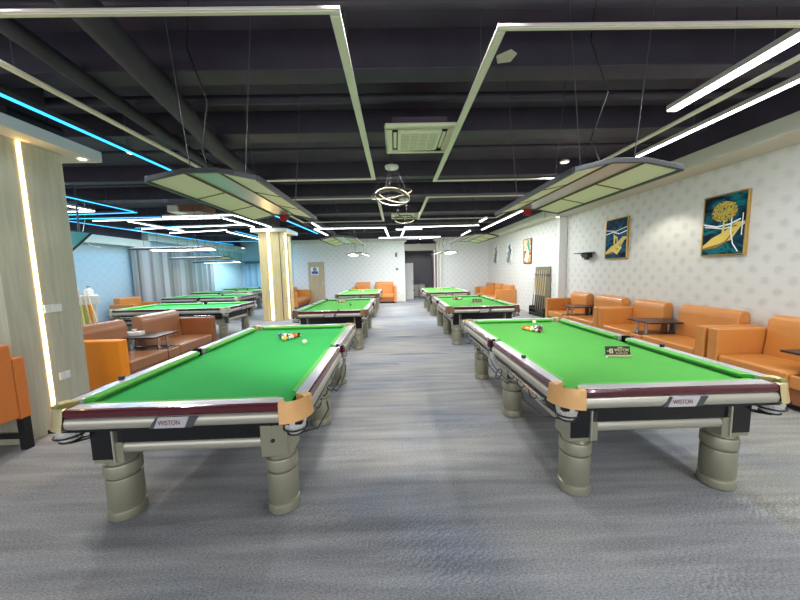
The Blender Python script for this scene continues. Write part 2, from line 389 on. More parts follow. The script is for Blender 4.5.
pipe('sprinkler_pipe', [(-8, 2.45, 3.64), (4.5, 2.5, 3.64)], .035, 'black water pipe crossing the ceiling nearest the camera')
pipe('sprinkler_pipe', [(-8, 3.72, 3.64), (4.5, 3.75, 3.64)], .05, 'black water pipe crossing the ceiling beside the air conditioner')
pipe('sprinkler_pipe', [(-8, 5.15, 3.62), (4.5, 5.15, 3.62)], .03, 'black water pipe crossing above the far end of the near light frames')
pipe('sprinkler_pipe', [(-8, 6.9, 3.63), (4.5, 6.9, 3.63)], .04, 'black water pipe crossing behind the near ring chandelier')
tag(MB().box(-6.0, -5.72, 8.3, 8.95, 3.32, 3.5).build('duct_box', M['cream'], bevel=.01), 'cream box under the ceiling of the left hall', 'ceiling box')
tag(MB().box(-5.68, -5.1, 8.3, 8.95, 3.32, 3.5).build('duct_box', M['walnut'], bevel=.01), 'brown wooden box beside the cream box under the left ceiling', 'ceiling box')
# torn white sheet and fittings
P0 = [(.93, 2.83), (1.03, 2.75), (1.10, 2.80), (1.08, 2.90), (.97, 2.92)]
tag(MB().prism(P0, 3.48, 3.488).build('paper_scrap', M['acg']), 'torn pale sheet stuck to the black ceiling right of the light frame', 'paper scrap')

WL = (1, .98, .94)
def downlight(x, y, z, label, r=.055, lit=True, power=0, spread=110, col=(1, .95, .82), soft=.05, tilt=0):
    t = thing('downlight', label, 'ceiling lamp', (x, y, z))
    MB().lathe([(r + .015, 0), (r + .018, .012), (r, .035)], seg=20).build('housing', M['white'], t)
    MB().lathe([(r * .85, -.004), (r * .9, .01)], seg=20).build('lens', M['dl'] if lit else M['white'], t)
    MB().tube([(0, 0, .03), (0, 0, H - z if z > 3.2 else .04)], .004, 6).build('stem', M['darkgrey'], t)
    if power:
        l = bpy.data.lights.new('downlight_glow', 'SPOT'); l.energy = power; l.spot_size = R(spread); l.spot_blend = .4; l.color = col; l.shadow_soft_size = soft
        o = bpy.data.objects.new('downlight_glow', l); COL.objects.link(o); o.location = (x, y, z - .02); o.rotation_euler = (R(tilt), 0, 0)
    return t
downlight(-3.85, 4.72, 3.45, 'small lit downlight hanging beside the long blue light line', .055, True, 150, 150, WL, .1)

for x, y, p, sp2, tl, lb in ((-2.7, 1.9, 185, 150, 0, 'added fill downlight above the near left corner of the near left table'), (-.15, 1.9, 165, 80, 42, 'added fill downlight over the aisle just ahead of the camera, left one'), (.55, 1.9, 105, 80, 42, 'added fill downlight over the aisle just ahead of the camera, right one'), (3.9, 1.9, 40, 150, 0, 'added fill downlight between the near right table and the sofas')):  # out-of-view spots added to brighten the near tables, aisle and sofa side
    downlight(x, y, 3.45, lb, .06, True, p, sp2, WL, .12, tl)
downlight(4.45, 5.6, 3.1, 'lit downlight washing the wallpaper between the two teal paintings', .05, True, 40)
downlight(2.95, 5.35, 3.42, 'round downlight right of the near light frame, above the right pool lamp', .06, True, 60, 150, WL, .1)
downlight(4.75, 8.9, 3.08, 'small white downlight on the bulkhead at the wall corner', .05)
downlight(1.3, 15.5, 3.2, 'tiny bright downlight in front of the corridor opening', .06)
downlight(-8.0, 16.3, 3.0, 'lit downlight near the end wall of the left hall, left one', .08, True, 260, 160, (.75, .9, 1))
downlight(-7.0, 17.3, 3.0, 'lit downlight near the end wall of the left hall, beside the column', .08, True, 260, 160, (.75, .9, 1))

# ------------------------------------------------------------------ air conditioners
def aircon(x, y, z, s, label):
    t = thing('air_conditioner', label, 'air conditioner', (x, y, z))
    p = MB(); a = s / 2
    p.box(-a, a, -a, -a * .80, 0, .04).box(-a, a, a * .80, a, 0, .04).box(-a, -a * .80, -a * .8, a * .8, 0, .04).box(a * .80, a, -a * .8, a * .8, 0, .04)
    p.build('panel', M['acw'], t, bevel=.012)
    v = MB().box(-a * .8, a * .8, -a * .8, a * .8, .028, .036); v.build('vent_slot', M['black'], t)
    g = MB(); b = a * .64; g.box(-b, b, -b, b, -.006, .03)
    g.build('grille', M['acw'], t, bevel=.01)
    q = MB()
    for i in range(11):
        yy = -b * .8 + i * b * .16
        for j in range(4):
            xx = -b * .84 + j * b * .43; q.box(xx, xx + b * .38, yy, yy + b * .06, -.010, -.006)
    q.build('grille_slats', M['acg'], t)
    for sx, sy_ in ((1, 0), (-1, 0), (0, 1), (0, -1)):
        l = MB()
        if sx: l.box(sx * a * .72 - .02, sx * a * .72 + .02, -a * .55, a * .55, .004, .016)
        else: l.box(-a * .6, a * .6, sy_ * a * .72 - .02, sy_ * a * .72 + .02, .004, .016)
        l.build('flap', M['acw'], t, bevel=.004)
    MB().box(-a * .8, a * .8, -a * .5, a * .85, .04, .2).build('housing', M['ceil'], t)
    return t
aircon(.34, 4.10, 3.30, .84, 'square ivory ceiling air conditioner between the two near light frames')
aircon(.36, 9.6, 3.30, .86, 'far square ceiling air conditioner behind the ring chandeliers')

# ------------------------------------------------------------------ rectangular light frames
def hang(mb, pts, z0, z1, r=.004):
    for x, y in pts: mb.tube([(x, y, z0), (x, y, z1)], r, 5)
LIGHTS = []
def area(x0, x1, y0, y1, z, power, color=(1, 1, 1)):
    l = bpy.data.lights.new('lamp_glow', 'AREA'); l.shape = 'RECTANGLE'; l.size = abs(x1 - x0); l.size_y = abs(y1 - y0); l.energy = power; l.color = color
    o = bpy.data.objects.new('lamp_glow', l); COL.objects.link(o); o.location = ((x0 + x1) / 2, (y0 + y1) / 2, z)
    return o
def light_frame(x0, x1, y0, y1, z, label, lit, w=.068):
    t = thing('suspended_light_grid', label, 'ceiling light', (0, 0, 0))
    v = .022
    for (a, b, c, d) in ((x0 - w / 2, x1 + w / 2, y0 - v, y0 + v), (x0 - w / 2, x1 + w / 2, y1 - v, y1 + v), (x0 - w / 2, x0 + w / 2, y0 + v, y1 - v), (x1 - w / 2, x1 + w / 2, y0 + v, y1 - v)):
        ch = MB().box(a, b, c, d, z, z + .02).build('channel', M['alu'], t, bevel=.004)
        e = .012
        MB().box(a + e, b - e, c + e, d - e, z - .004, z + .002).build('diffuser', M['led_w'] if lit else M['acw'], ch)
        if lit: area(a + e, b - e, c + e, d - e, z - .006, 26 * max(b - a, d - c) / 2.5, (.93, .97, 1))
    for px, py in [(x0, y0 + .5), (x0, y1 - .4), (x1, y0 + .5), (x1, y1 - .4)]:
        hb = MB(); hang(hb, [(px, py)], z + .03, H); hb.build('hanging_rod', M['darkgrey'], t)
    return t
light_frame(-2.85, -.33, 1.995, 5.38, 3.2, 'unlit grey rectangular light frame over the near left table', False)
light_frame(.74, 3.17, 2.14, 5.55, 3.2, 'unlit grey rectangular light frame over the near right table', False)
light_frame(-2.85, -.33, 6.75, 9.75, 3.2, 'unlit grey rectangular light frame over the second left table', False)
light_frame(.74, 3.17, 6.75, 9.55, 3.2, 'unlit grey rectangular light frame over the second right table', False)

def led(a, b, z, kind, label, w=.05, power=None, glow=True, wm=None):
    """a suspended led tube from a to b (x,y)"""
    d = Vector((b[0] - a[0], b[1] - a[1])); L = d.length; ang = math.atan2(d.y, d.x)
    t = thing('led_light', label, 'strip light', (a[0], a[1], z), ang)
    MB().box(0, L, -w / 2, w / 2, .012, .06).build('channel', M['alu'] if kind == 'w' else M['darkgrey'], t, bevel=.004)
    MB().box(.01, L - .01, -w * .45, w * .45, 0, .014).build('diffuser', {'w': M['led_w'], 'b': M['led_b']}[kind], t)
    for q in (.12, .88):
        hb = MB(); hang(hb, [(L * q, 0)], .06, H - z); hb.build('hanging_wire', M['darkgrey'], t)
    if glow:
        c = (.93, .97, 1) if kind == 'w' else (.12, .55, 1)
        pw = (9 if kind == 'w' else 4) * L * (power or 1)
        l = bpy.data.lights.new('lamp_glow', 'AREA'); l.shape = 'RECTANGLE'; l.size = L - .02; l.size_y = w * .8; l.energy = pw; l.color = c
        o = bpy.data.objects.new('lamp_glow', l); COL.objects.link(o)
        o.location = ((a[0] + b[0]) / 2, (a[1] + b[1]) / 2, z - .003); o.rotation_euler = (0, 0, ang)
    return t
led((-2.85, 11.2), (-.3, 11.28), 3.2, 'w', 'lit crossbar at the far end left of the centre aisle', .045)
led((-.34, 11.33), (-.26, 14.3), 3.2, 'w', 'lit lengthwise bar at the far end, left of the two by the aisle', .06)
led((.36, 11.28), (3.08, 11.12), 3.2, 'w', 'lit crossbar at the far end right of the centre aisle', .045)
led((.40, 11.34), (.32, 14.3), 3.2, 'w', 'lit lengthwise bar at the far end, right of the two by the aisle', .06)
led((.07, 12.75), (1.16, 12.7), 3.32, 'w', 'short lit crossbar above the right lengthwise bar at the far end', .07, glow=False)
led((-.75, 14.65), (2.2, 14.65), 3.2, 'w', 'farthest lit crossbar in front of the corridor opening', .05)
led((-2.9, 11.3), (-2.86, 13.2), 3.2, 'w', 'short lit bar going back from the left far crossbar', .07)
led((2.88, -1.5), (2.88, 3.25), 3.2, 'w', 'broad lit white light bar at the upper right, left of the long one', .10, .7)
led((3.57, -2.5), (3.57, 4.55), 3.2, 'w', 'long lit white light bar running along the right bulkhead', .05, .75)
led((3.55, 8.2), (3.55, 12.4), 3.2, 'w', 'lit white light bar beyond the right pool lamp near the far wall', .07, 2.2)
led((3.12, 12.6), (3.12, 14.2), 3.2, 'w', 'short lit white light bar at the far right corner of the ceiling', .07)
led((2.88, 9.6), (2.88, 10.3), 3.2, 'w', 'very short lit white light bar before the far right light frame', .08)
led((-3.35, -2.0), (-3.33, 4.85), 3.2, 'b', 'long blue light line above the near wooden column', .04, glow=False)
led((-3.25, 8.5), (-3.12, 12.6), 3.2, 'b', 'blue light line beside the far wooden column', .06)
led((-2.62, 9.9), (-2.62, 11.05), 3.2, 'w', 'short white light bar right of the blue line by the far column', .06)
# nested light lines of the left hall
led((-6.4, 2.0), (-6.34, 7.65), 3.2, 'b', 'blue light line entering the left hall above the television', .042, .6)
led((-6.34, 7.75), (-9.3, 7.95), 3.2, 'b', 'blue light line turning left across the left hall', .042, .6)
led((-7.15, 2.5), (-7.15, 7.45), 3.2, 'w', 'white light line left of the blue line in the left hall', .042, .6)
led((-7.15, 7.52), (-9.4, 7.45), 3.2, 'w', 'white light line meeting its neighbour in a point in the left hall', .042, .6)
led((-9.2, 8.4), (-6.25, 8.4), 3.2, 'b', 'outer blue crossbar of the angular light pattern in the left hall', .042, .6)
led((-6.2, 8.4), (-4.3, 8.32), 3.2, 'w', 'outer white crossbar of the angular light pattern in the left hall', .042, .6)
led((-4.27, 8.35), (-4.2, 10.6), 3.2, 'w', 'outer white line running to the far wooden column', .042, .6)
led((-8.4, 8.75), (-4.85, 8.7), 3.2, 'w', 'inner white crossbar of the angular light pattern in the left hall', .042, .6)
led((-4.8, 8.73), (-4.74, 10.5), 3.2, 'w', 'inner white line beside the one running to the far wooden column', .042, .6)
led((-9.05, 8.5), (-8.6, 16.5), 3.2, 'b', 'long blue light line running back along the left hall wall', .048, .6)
led((-7.6, 8.95), (-7.55, 11.2), 3.2, 'w', 'white light line running back in the middle of the left hall', .042, .6)
led((-8.9, 11.0), (-4.9, 10.5), 3.29, 'w', 'second white crossbar behind the angular light pattern', .042, .6)
led((-8.9, 10.75), (-6.5, 10.5), 3.29, 'b', 'second blue crossbar behind the angular light pattern', .042, .6)
led((-6.2, 11.5), (-6.17, 14.6), 3.2, 'w', 'white light line far back in the left hall beside a blue one', .042, .6)
led((-5.85, 11.4), (-5.8, 14.6), 3.2, 'b', 'blue light line far back in the left hall left of the column', .042, .6)
led((-8.8, 12.2), (-6.3, 11.7), 3.29, 'w', 'third white crossbar far back in the left hall', .042, .6)
led((-8.7, 14.9), (-5.8, 14.9), 3.2, 'b', 'farthest blue crossbar in the left hall', .042, 3)

# ------------------------------------------------------------------ wooden columns
def wood_column(x0, x1, y0, y1, ztop, m, label, ledspec, soc=None, grooves=()):
    t = thing('wooden_column', label, 'column', (0, 0, 0))
    MB().box(x0, x1, y0, y1, 0, ztop).build('shaft', M[m], t, bevel=.006)
    MB().box(x0 - .16, x1 + .22, y0 - .2, y1 + (.25 if ztop < 3.01 else .18), ztop, ztop + .12).build('cap', M['cream'], t, bevel=.006)
    MB().box(x0 + .05, x1 - .05, y0 + .05, y1 - .05, ztop + .12, H).build('upper_shaft', M['duct'], t)
    for (a, b, c, d) in ledspec:
        MB().box(a, b, c, d, .02, ztop - .01).build('led_strip', M['led_warm'], t)
    for (a, b, c, d) in grooves: MB().box(a, b, c, d, 0, ztop).build('groove', M['walnut'], t)
    return t
nc = wood_column(-4.45, -3.70, 2.905, 3.58, 3.0, 'wood', 'near pale wooden column with a glowing vertical light strip and socket plates', [(-3.703, -3.694, 3.168, 3.198)])
for z0, n in ((1.27, 3), (.52, 2)):
    for k in range(n):
        ys = (3.215 if n == 3 else 3.27) + k * .056
        pl = MB().box(-3.70, -3.688, ys, ys + .053, z0, z0 + .085).build('switch_plate', M['socket'], nc, bevel=.004)
    
downlight(-3.57, 3.68, 2.99, 'small recessed downlight under the cap of the near column', .04, True, 0)
tag(MB().tube([(-3.66, 3.05, 3.195), (-3.62, 3.5, 3.195)], .07, 16).build('light_fitting', M['black']), 'dark cylindrical fitting lying on the near column cap', 'light fitting')
fc = wood_column(-4.62, -3.82, 10.5, 11.35, 3.02, 'wood2', 'far honey coloured wooden column between the two halls', [(-4.32, -4.24, 10.494, 10.503), (-3.823, -3.814, 10.78, 10.86)],
                 grooves=[(-3.93, -3.90, 10.495, 10.502), (-3.823, -3.816, 11.0, 11.03)])

# ------------------------------------------------------------------ pool tables
W2, L2 = .785, 1.415
def make_table(rail_text=True, felt='felt', casting='tan'):
    t = thing('pool_table', '', 'pool table')
    MB().box(-.66, .66, -1.29, 1.29, .775, .80).build('playing_surface', M[felt], t)
    # cushions: profile height .80-.845, nose at inner edge
    def cushion(p0, p1, inward, c0, c1):
        """p0,p1 outer line end points; inward unit vector; c0,c1 cut lengths at the nose"""
        p0 = Vector(p0); p1 = Vector(p1); d = (p1 - p0).normalized(); iv = Vector(inward)
        def col(p, dd, out):
            o = p; n = p + iv * .052 + dd * out
            m_ = p + iv * .028 + dd * out * .45
            return [(o.x, o.y, .801), (n.x - iv.x * .034, n.y - iv.y * .034, .801), (n.x, n.y, .832), (n.x - iv.x * .004, n.y - iv.y * .004, .840), (m_.x, m_.y, .848), (o.x, o.y, .849)]
        A = col(p0, d, c0); B_ = col(p1, -d, c1)
        fs = [(0, 1, 2, 3, 4, 5), (11, 10, 9, 8, 7, 6)] + [(i, i + 6, (i + 1) % 6 + 6, (i + 1) % 6) for i in range(6)]
        MB().add(A + B_, fs).build('cushion', M['cushion'], t, bevel=.003)
    xo, yo = .688, 1.318
    for s in (-1, 1):
        cushion((s * xo, -1.235, 0), (s * xo, -.065, 0), (-s, 0, 0), .05, .035)
        cushion((s * xo, .065, 0), (s * xo, 1.235, 0), (-s, 0, 0), .035, .05)
        cushion((-.605, s * yo, 0), (.605, s * yo, 0), (0, -s, 0), .05, .05)
    # rails: pearl top board, maroon fascia, silver half round moulding
    def rail(x0, x1, y0, y1, side):
        r = MB().box(x0, x1, y0, y1, .79, .850).build('rail', M['pearl'], t, bevel=.004)
        e = .018
        sec_m = [(0, .800), (e, .800), (e + .004, .81), (e + .004, .835), (e - .004, .848), (0, .850)]
        sec_s = [(-.005, .722)] + [(.004 + .024 * sin(a), .7605 - .037 * cos(a)) for a in [pi * k / 10 for k in range(11)]] + [(-.005, .799)]
        for sec, nm, m_ in ((sec_m, 'fascia', 'maroon'), (sec_s, 'moulding', 'silver')):
            mb = MB()
            if side[0]:
                s = side[0]; mb.extr([(s * (W2 - .02 + p), q) for p, q in sec], 'y', y0, y1, sm=(nm == 'moulding'))
            else:
                s = side[1]; mb.extr([(s * (L2 - .02 + p), q) for p, q in sec], 'x', x0, x1, sm=(nm == 'moulding'))
            mb.build(nm, M[m_], r)
        return r
    for s in (-1, 1):
        a, b = sorted((s * .688, s * (W2 - .02)))
        rail(a, b, -1.255, -.06, (s, 0)); rail(a, b, .06, 1.255, (s, 0))
        a, b = sorted((s * 1.318, s * (L2 - .02)))
        er = rail(-.63, .63, a, b, (0, s))
        if s == -1: near = er
    # corner castings
    for sx in (-1, 1):
        for sy_ in (-1, 1):
            n = 14; mb = MB()
            cx, cyy = W2 - .155, L2 - .155     # centre of the rounded outer corner
            out = [(W2 + .004, 1.255)] + [(cx + .159 * cos(a), cyy + .159 * sin(a)) for a in [pi / 2 * k / n for k in range(n + 1)]] + [(.63, L2 + .004)]
            hx, hy, hr = .700, 1.330, .062
            m_ = len(out); inn = []
            inn.append((.690, 1.255)); 
            for k in range(m_ - 2):
                a = R(-50) + (R(140) - R(-50)) * k / (m_ - 3); inn.append((hx + hr * cos(a), hy + hr * sin(a)))
            inn.append((.63, 1.320))
            vs = []
            for (x, y), (u, v) in zip(out, inn):
                fx = .010; nx, ny = (x - .5), (y - 1.15); ll = math.hypot(nx, ny)
                vs += [(u, v, .745), (u, v, .846), ((u * .35 + x * .65), (v * .35 + y * .65), .856), (x, y, .848), (x + nx / ll * .004, y + ny / ll * .004, .80), (x + nx / ll * .016, y + ny / ll * .016, .725), (x - nx / ll * .01, y - ny / ll * .01, .725)]
            fs = []
            for i in range(m_ - 1):
                for k in range(6): a = i * 7 + k; fs.append((a, a + 1, a + 8, a + 7))
            vs = [(sx * x, sy_ * y, z) for x, y, z in vs]
            cc = mb.add(vs, fs, 0, True).build('corner_casting', M[casting if sy_ < 0 or casting != 'tan' else 'tan'], t)
            MB().lathe([(.066, .725), (.066, .735)], (sx * .697, sy_ * 1.327, 0), 16).build('pocket_hole', M['black'], cc)
            MB().lathe([(.001, -.12), (.035, -.11), (.06, -.075), (.068, -.03), (.068, .0)], (sx * .70, sy_ * 1.325, .725), 18, caps=False).build('pocket_net', M['net'], cc)
            wr = MB()
            for dz, dr in ((-.10, .05), (-.065, .074)):
                wr.tube([(sx * (.70 + dr * cos(a)), sy_ * 1.325 + dr * sin(a), .725 + dz) for a in [2 * pi * k / 16 for k in range(16)]], .0055, 6, closed=True)
            for dx in (-.03, .03): wr.tube([(sx * (.70 + dx), sy_ * 1.36, .62), (sx * (.66 + dx), sy_ * 1.20, .585), (sx * (.66 + dx), sy_ * .95, .575), (sx * (.66 + dx), sy_ * .86, .60)], .006, 6)
            wr.tube([(sx * .76, sy_ * 1.36, .64), (sx * .82, sy_ * 1.25, .60), (sx * .83, sy_ * .95, .59), (sx * .80, sy_ * .86, .61)], .006, 6)
            wr.build('ball_rack', M['wirem'], cc)
    # side pockets
    for s in (-1, 1):
        sp = MB(); n = 12; vs = []; fs = []
        for k in range(n + 1):
            a = R(-80) + R(160) * k / n; c, s_ = cos(a), sin(a)
            for rr, z in ((.052, .74), (.052, .848), (.058, .853), (.072, .848), (.076, .73)): vs.append((s * (.708 + rr * c * 1.15), rr * s_, z))
        for i in range(n):
            for k in range(4): a = i * 5 + k; fs.append((a, a + 1, a + 6, a + 5))
        sp.add(vs, fs, 0, True); so = sp.build('side_pocket', M['blackgloss'], t)
        MB().box(*sorted((s * .66, s * .765)), -.05, .05, .70, .745).build('pocket_hole', M['black'], so)
        MB().lathe([(.010, .775), (.018, .782), (.02, .80), (.018, .846), (.008, .852)], (s * .803, 0, 0), 16).build('pocket_cap', M['maroon'], so)
        MB().lathe([(.001, -.12), (.035, -.11), (.055, -.07), (.06, 0)], (s * .735, 0, .725), 16, caps=False).build('pocket_net', M['net'], so)
        ww = MB()
        for dx in (0, .045): ww.tube([(s * (.77 + dx), .05, .62), (s * (.79 + dx), -.1, .60), (s * (.80 + dx), -.45, .59), (s * (.79 + dx), -.62, .60), (s * (.77 + dx), -.66, .63)], .006, 6)
        ww.tube([(s * .80 + .055 * cos(a) * .4, -.30 + .055 * sin(a), .575 + .045 * cos(a)) for a in [2 * pi * k / 14 for k in range(14)]], .006, 6, closed=True)
        ww.build('ball_rack', M['wirem'], so)
        # side rods with loops
        q = MB().tube([(s * .76, -1.12, .672), (s * .76, 1.12, .672)], .012, 8).tube([(s * .74, -1.1, .635), (s * .74, 1.1, .635)], .009, 8)
        q.build('return_rail', M['chrome'], t)
        for y in (-.95, -.72, -.5, .45, .72, .98):
            q2 = MB().tube([(s * (.755 + .012 * cos(a)), y + .045 * cos(a), .645 + .042 * sin(a)) for a in [2 * pi * k / 14 for k in range(14)]], .0055, 6, closed=True)
            q2.build('return_loop', M['wirem'], t)
    # slab, apron, beams
    MB().box(-.76, .76, -1.39, 1.39, .700, .722).build('slate_frame', M['blackgloss'], t)
    MB().box(-.65, .65, -1.25, 1.25, .722, .775).build('slate', M['stone'], t)
    MB().box(-.62, .62, -1.27, -1.25, .56, .70).box(-.62, .62, 1.25, 1.27, .56, .70).box(-.66, -.64, -1.2, 1.2, .56, .70).box(.64, .66, -1.2, 1.2, .56, .70).build('apron', M['blackgloss'], t)
    def beam(axis, c, a, b):
        sec = [(c + .042 * cos(x), .518 + .045 * sin(x)) for x in [2 * pi * k / 16 for k in range(16)]]
        MB().extr(sec, axis, a, b, sm=True).build('cross_beam', M['silver'], t)
    beam('x', -1.225, -.445, .445); beam('x', 1.225, -.445, .445); beam('y', -.6, -1.07, 1.07); beam('y', .6, -1.07, 1.07)
    prof = [(.092, 0), (.100, .006), (.1055, .010), (.1065, .058), (.103, .068), (.093, .073), (.093, .082), (.099, .086), (.102, .092), (.102, .280), (.099, .290), (.084, .293), (.083, .306), (.101, .309), (.106, .315), (.106, .378), (.102, .388), (.088, .392), (.083, .398), (.080, .43)]
    for sx in (-1, 1):
        for y in (-1.17, 0, 1.17):
            x = sx * .54
            lg = MB().lathe(prof, (x, y, 0), 36).build('leg', M['leg'], t)
            b = MB().box(x - .098, x + .098, y - .10, y + .10, .42, .70).build('leg_block', M['leg'], lg, bevel=.006)
            pb = MB()
            ox = sx * .03
            pb.box(x - .066 + ox, x + .066 + ox, y - .106, y + .106, .448, .700)
            xi = x - sx * .046
            MB().box(xi - .006, xi + .006, y - .112, y + .112, .425, .700).build('panel_edge', M['silver'], lg, bevel=.002)
            pb.build('leg_panel', M['blackgloss'], lg, bevel=.003)
    # name plate on the near end rail
    npl = MB().extr([(-.105, .728), (.075, .728), (.105, .793), (-.075, .793)], 'y', -L2 - .013, -L2 - .003)
    np_ = npl.build('name_plate', M['pearl'], t, bevel=.001)
    MB().extr([(-.135, .728), (-.108, .728), (-.078, .793), (-.090, .793)], 'y', -L2 - .012, -L2 - .003).build('plate_accent', M['darkgrey'], np_)
    MB().extr([(.078, .728), (.118, .728), (.158, .793), (.108, .793)], 'y', -L2 - .012, -L2 - .003).build('plate_accent', M['darkgrey'], np_)
    text_mesh('lettering', 'WISTON', .042, M['walnut'], np_, (-.012, -L2 - .0145, .760), (R(90), 0, 0), .0006, sx=.78)
    return t

tabA = make_table()
tabA['label'] = 'near left pool table with green cloth and white cue ball right of the rack'
tabA.location = (-1.38, 3.176, 0); tabA.rotation_euler = (0, 0, .0155)
GT = 'pool tables of the two main rows'
tabA['group'] = GT
tabB = dup(tabA, 'near right pool table with a small black sign standing on its cloth', (1.8175, 3.259, 0), .0068, GT)
tabC = dup(tabA, 'second pool table of the left row, between near table and last one', (-1.36, 7.53, 0), 0, GT)
tabD = dup(tabA, 'second pool table of the right row, black sign box on its cloth', (1.85, 7.68, 0), 0, GT)
tabE = dup(tabA, 'farthest pool table of the left row, before the orange back sofa', (-1.36, 11.95, 0), 0, GT)
tabF = dup(tabA, 'farthest pool table of the right row, near the corridor opening', (1.86, 11.95, 0), 0, GT)
GL = 'pool tables of the left hall'
tabL1 = dup(tabA, 'nearest pool table of the left hall, behind the left sofa', (-5.42, 7.95, 0), R(90), GL)
tabL2 = dup(tabA, 'second pool table of the left hall, seen edge on', (-6.9, 11.4, 0), R(90), GL)
tabL3 = dup(tabA, 'third pool table of the left hall, seen edge on', (-7.85, 14.3, 0), R(90), GL)
tabL4 = dup(tabA, 'farthest pool table of the left hall, by the end wall', (-8.1, 17.4, 0), R(90), GL)
# the cloth of the right row is a brighter green
for tt in (tabB, tabC, tabD, tabE, tabF):
    for c in kids(tt):
        if c.name.startswith('playing_surface'):
            c.data = c.data.copy(); c.data.materials[0] = M['felt_r']
M['brown_cast'] = mat('bronze brown pocket casting', (110, 84, 62), .4, .3)
for tt in (tabC, tabD, tabE, tabF, tabL1, tabL2, tabL3, tabL4):
    for c in kids(tt):
        if c.name.startswith('corner_casting'):
            c.data = c.data.copy(); c.data.materials[0] = M['silver'] if tt in (tabL1, tabL2, tabL3, tabL4) else M['brown_cast']
# near table's right front leg shows a bare bolted plate instead of the black panel
def bolted(tt):
    for c in kids(tt):
        if c.name.startswith('leg'):
            bb = sum((v.co for v in c.data.vertices), Vector()) / len(c.data.vertices)
            if bb.x > .3 and bb.y < -1:
                for g in kids(c):
                    if g.name.startswith('leg_panel') or g.name.startswith('panel_edge'): bpy.data.objects.remove(g)
                MB().box(.45, .625, -1.278, -1.27, .43, .70).build('cover_plate', M['leg'], c, bevel=.002)
                for z in (.655, .54):
                    MB().lathe([(.013, 0), (.013, .008), (.006, .012)], seg=14, T=Matrix.Translation((.53, -1.278, z)) @ Matrix.Rotation(R(90), 4, 'X')).build('bolt', M['black'], c)
bolted(tabA)

# castings at the outer and far corners of the near tables: brass look
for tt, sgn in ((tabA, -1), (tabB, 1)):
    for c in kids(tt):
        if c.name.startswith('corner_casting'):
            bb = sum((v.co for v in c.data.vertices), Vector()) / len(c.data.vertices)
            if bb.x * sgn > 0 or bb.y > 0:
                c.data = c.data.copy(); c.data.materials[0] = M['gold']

# ------------------------------------------------------------------ balls
BC = {1: ('yellow', (236, 186, 40)), 2: ('blue', (28, 60, 150)), 3: ('red', (190, 30, 36)), 4: ('purple', (86, 46, 120)), 5: ('orange', (238, 110, 30)), 6: ('green', (20, 100, 62)), 7: ('maroon', (110, 24, 30)), 8: ('black', (18, 18, 20))}
BM = {k: mat('ball ' + v[0], v[1], .12, coat=.6) for k, v in BC.items()}
BM['w'] = mat('ball ivory', (240, 236, 214), .12, coat=.6)
BR = .0286
def ball_proto(n):
    if n == 0: mb = MB().sphere((0, 0, 0), BR); mats = [BM['w']]
    else:
        k = n if n <= 8 else n - 8
        if n <= 8: mf = lambda c: 1 if abs(c.y) > .88 else 0
        else: mf = lambda c: 1 if (abs(c.z) > .55 or abs(c.y) > .9) else 0
        mb = MB().sphere((0, 0, 0), BR, mf=mf); mats = [BM[k], BM['w']]
    me_o = mb.build('pool_ball', mats); me = me_o.data; bpy.data.objects.remove(me_o); return me
BME = {n: ball_proto(n) for n in range(16)}
def desc(n):
    if n == 0: return 'plain ivory cue ball'
    k = n if n <= 8 else n - 8
    return ('solid ' if n <= 8 else 'white and ') + BC[k][0] + (' pool ball' if n <= 8 else ' striped pool ball')
def ball(n, x, y, where, grp):
    o = bpy.data.objects.new('pool_ball', BME[n]); COL.objects.link(o); o.location = (x, y, .8015 + BR)
    o.rotation_euler = (random.uniform(0, 3), random.uniform(0, 3), random.uniform(0, 3))
    return tag(o, desc(n) + ' ' + where, 'pool ball', grp)
def rack(ax, ay, rot, order, where, grp):
    i = 0
    for r in range(5):
        for k in range(r + 1):
            lx = (k - r / 2) * BR * 2.02; ly = r * BR * 1.76
            x = ax + lx * cos(rot) - ly * sin(rot); y = ay + lx * sin(rot) + ly * cos(rot)
            ball(order[i], x, y, where, grp); i += 1
rack(-1.385, 3.70, R(3), [1, 13, 12, 6, 8, 14, 2, 10, 9, 5, 4, 15, 11, 3, 7], 'in the rack on the near left table', 'balls racked on the near left table')
ball(0, -1.08, 3.50, 'right of the rack on the near left table', 'balls on the near left table')
rack(1.84, 3.80, R(3), [7, 12, 8, 9, 14, 2, 1, 13, 6, 15, 5, 3, 10, 11, 4], 'in the rack on the near right table', 'balls racked on the near right table')
ball(0, 2.05, 4.42, 'behind the rack on the near right table', 'balls on the near right table')
rack(-1.5, 8.15, 0, [1, 11, 5, 2, 8, 10, 9, 3, 14, 15, 4, 6, 13, 12, 7], 'in the rack on the second left table', 'balls racked on the second left table')
ball(6, -1.12, 7.4, 'lying alone right of the rack on the second left table', 'balls on the second left table')
rack(1.72, 8.2, 0, [1, 3, 4, 2, 8, 10, 9, 11, 14, 15, 5, 6, 13, 12, 7], 'in the rack on the second right table', 'balls racked on the second right table')
rack(-1.4, 12.5, 0, [1, 3, 4, 2, 8, 10, 9, 11, 14, 15, 5, 6, 13, 12, 7], 'in the rack on the farthest left table', 'balls racked on the farthest left table')
rack(1.86, 12.5, 0, [3, 11, 5, 2, 8, 10, 9, 1, 14, 15, 4, 6, 13, 12, 7], 'in the rack on the farthest right table', 'balls racked on the farthest right table')

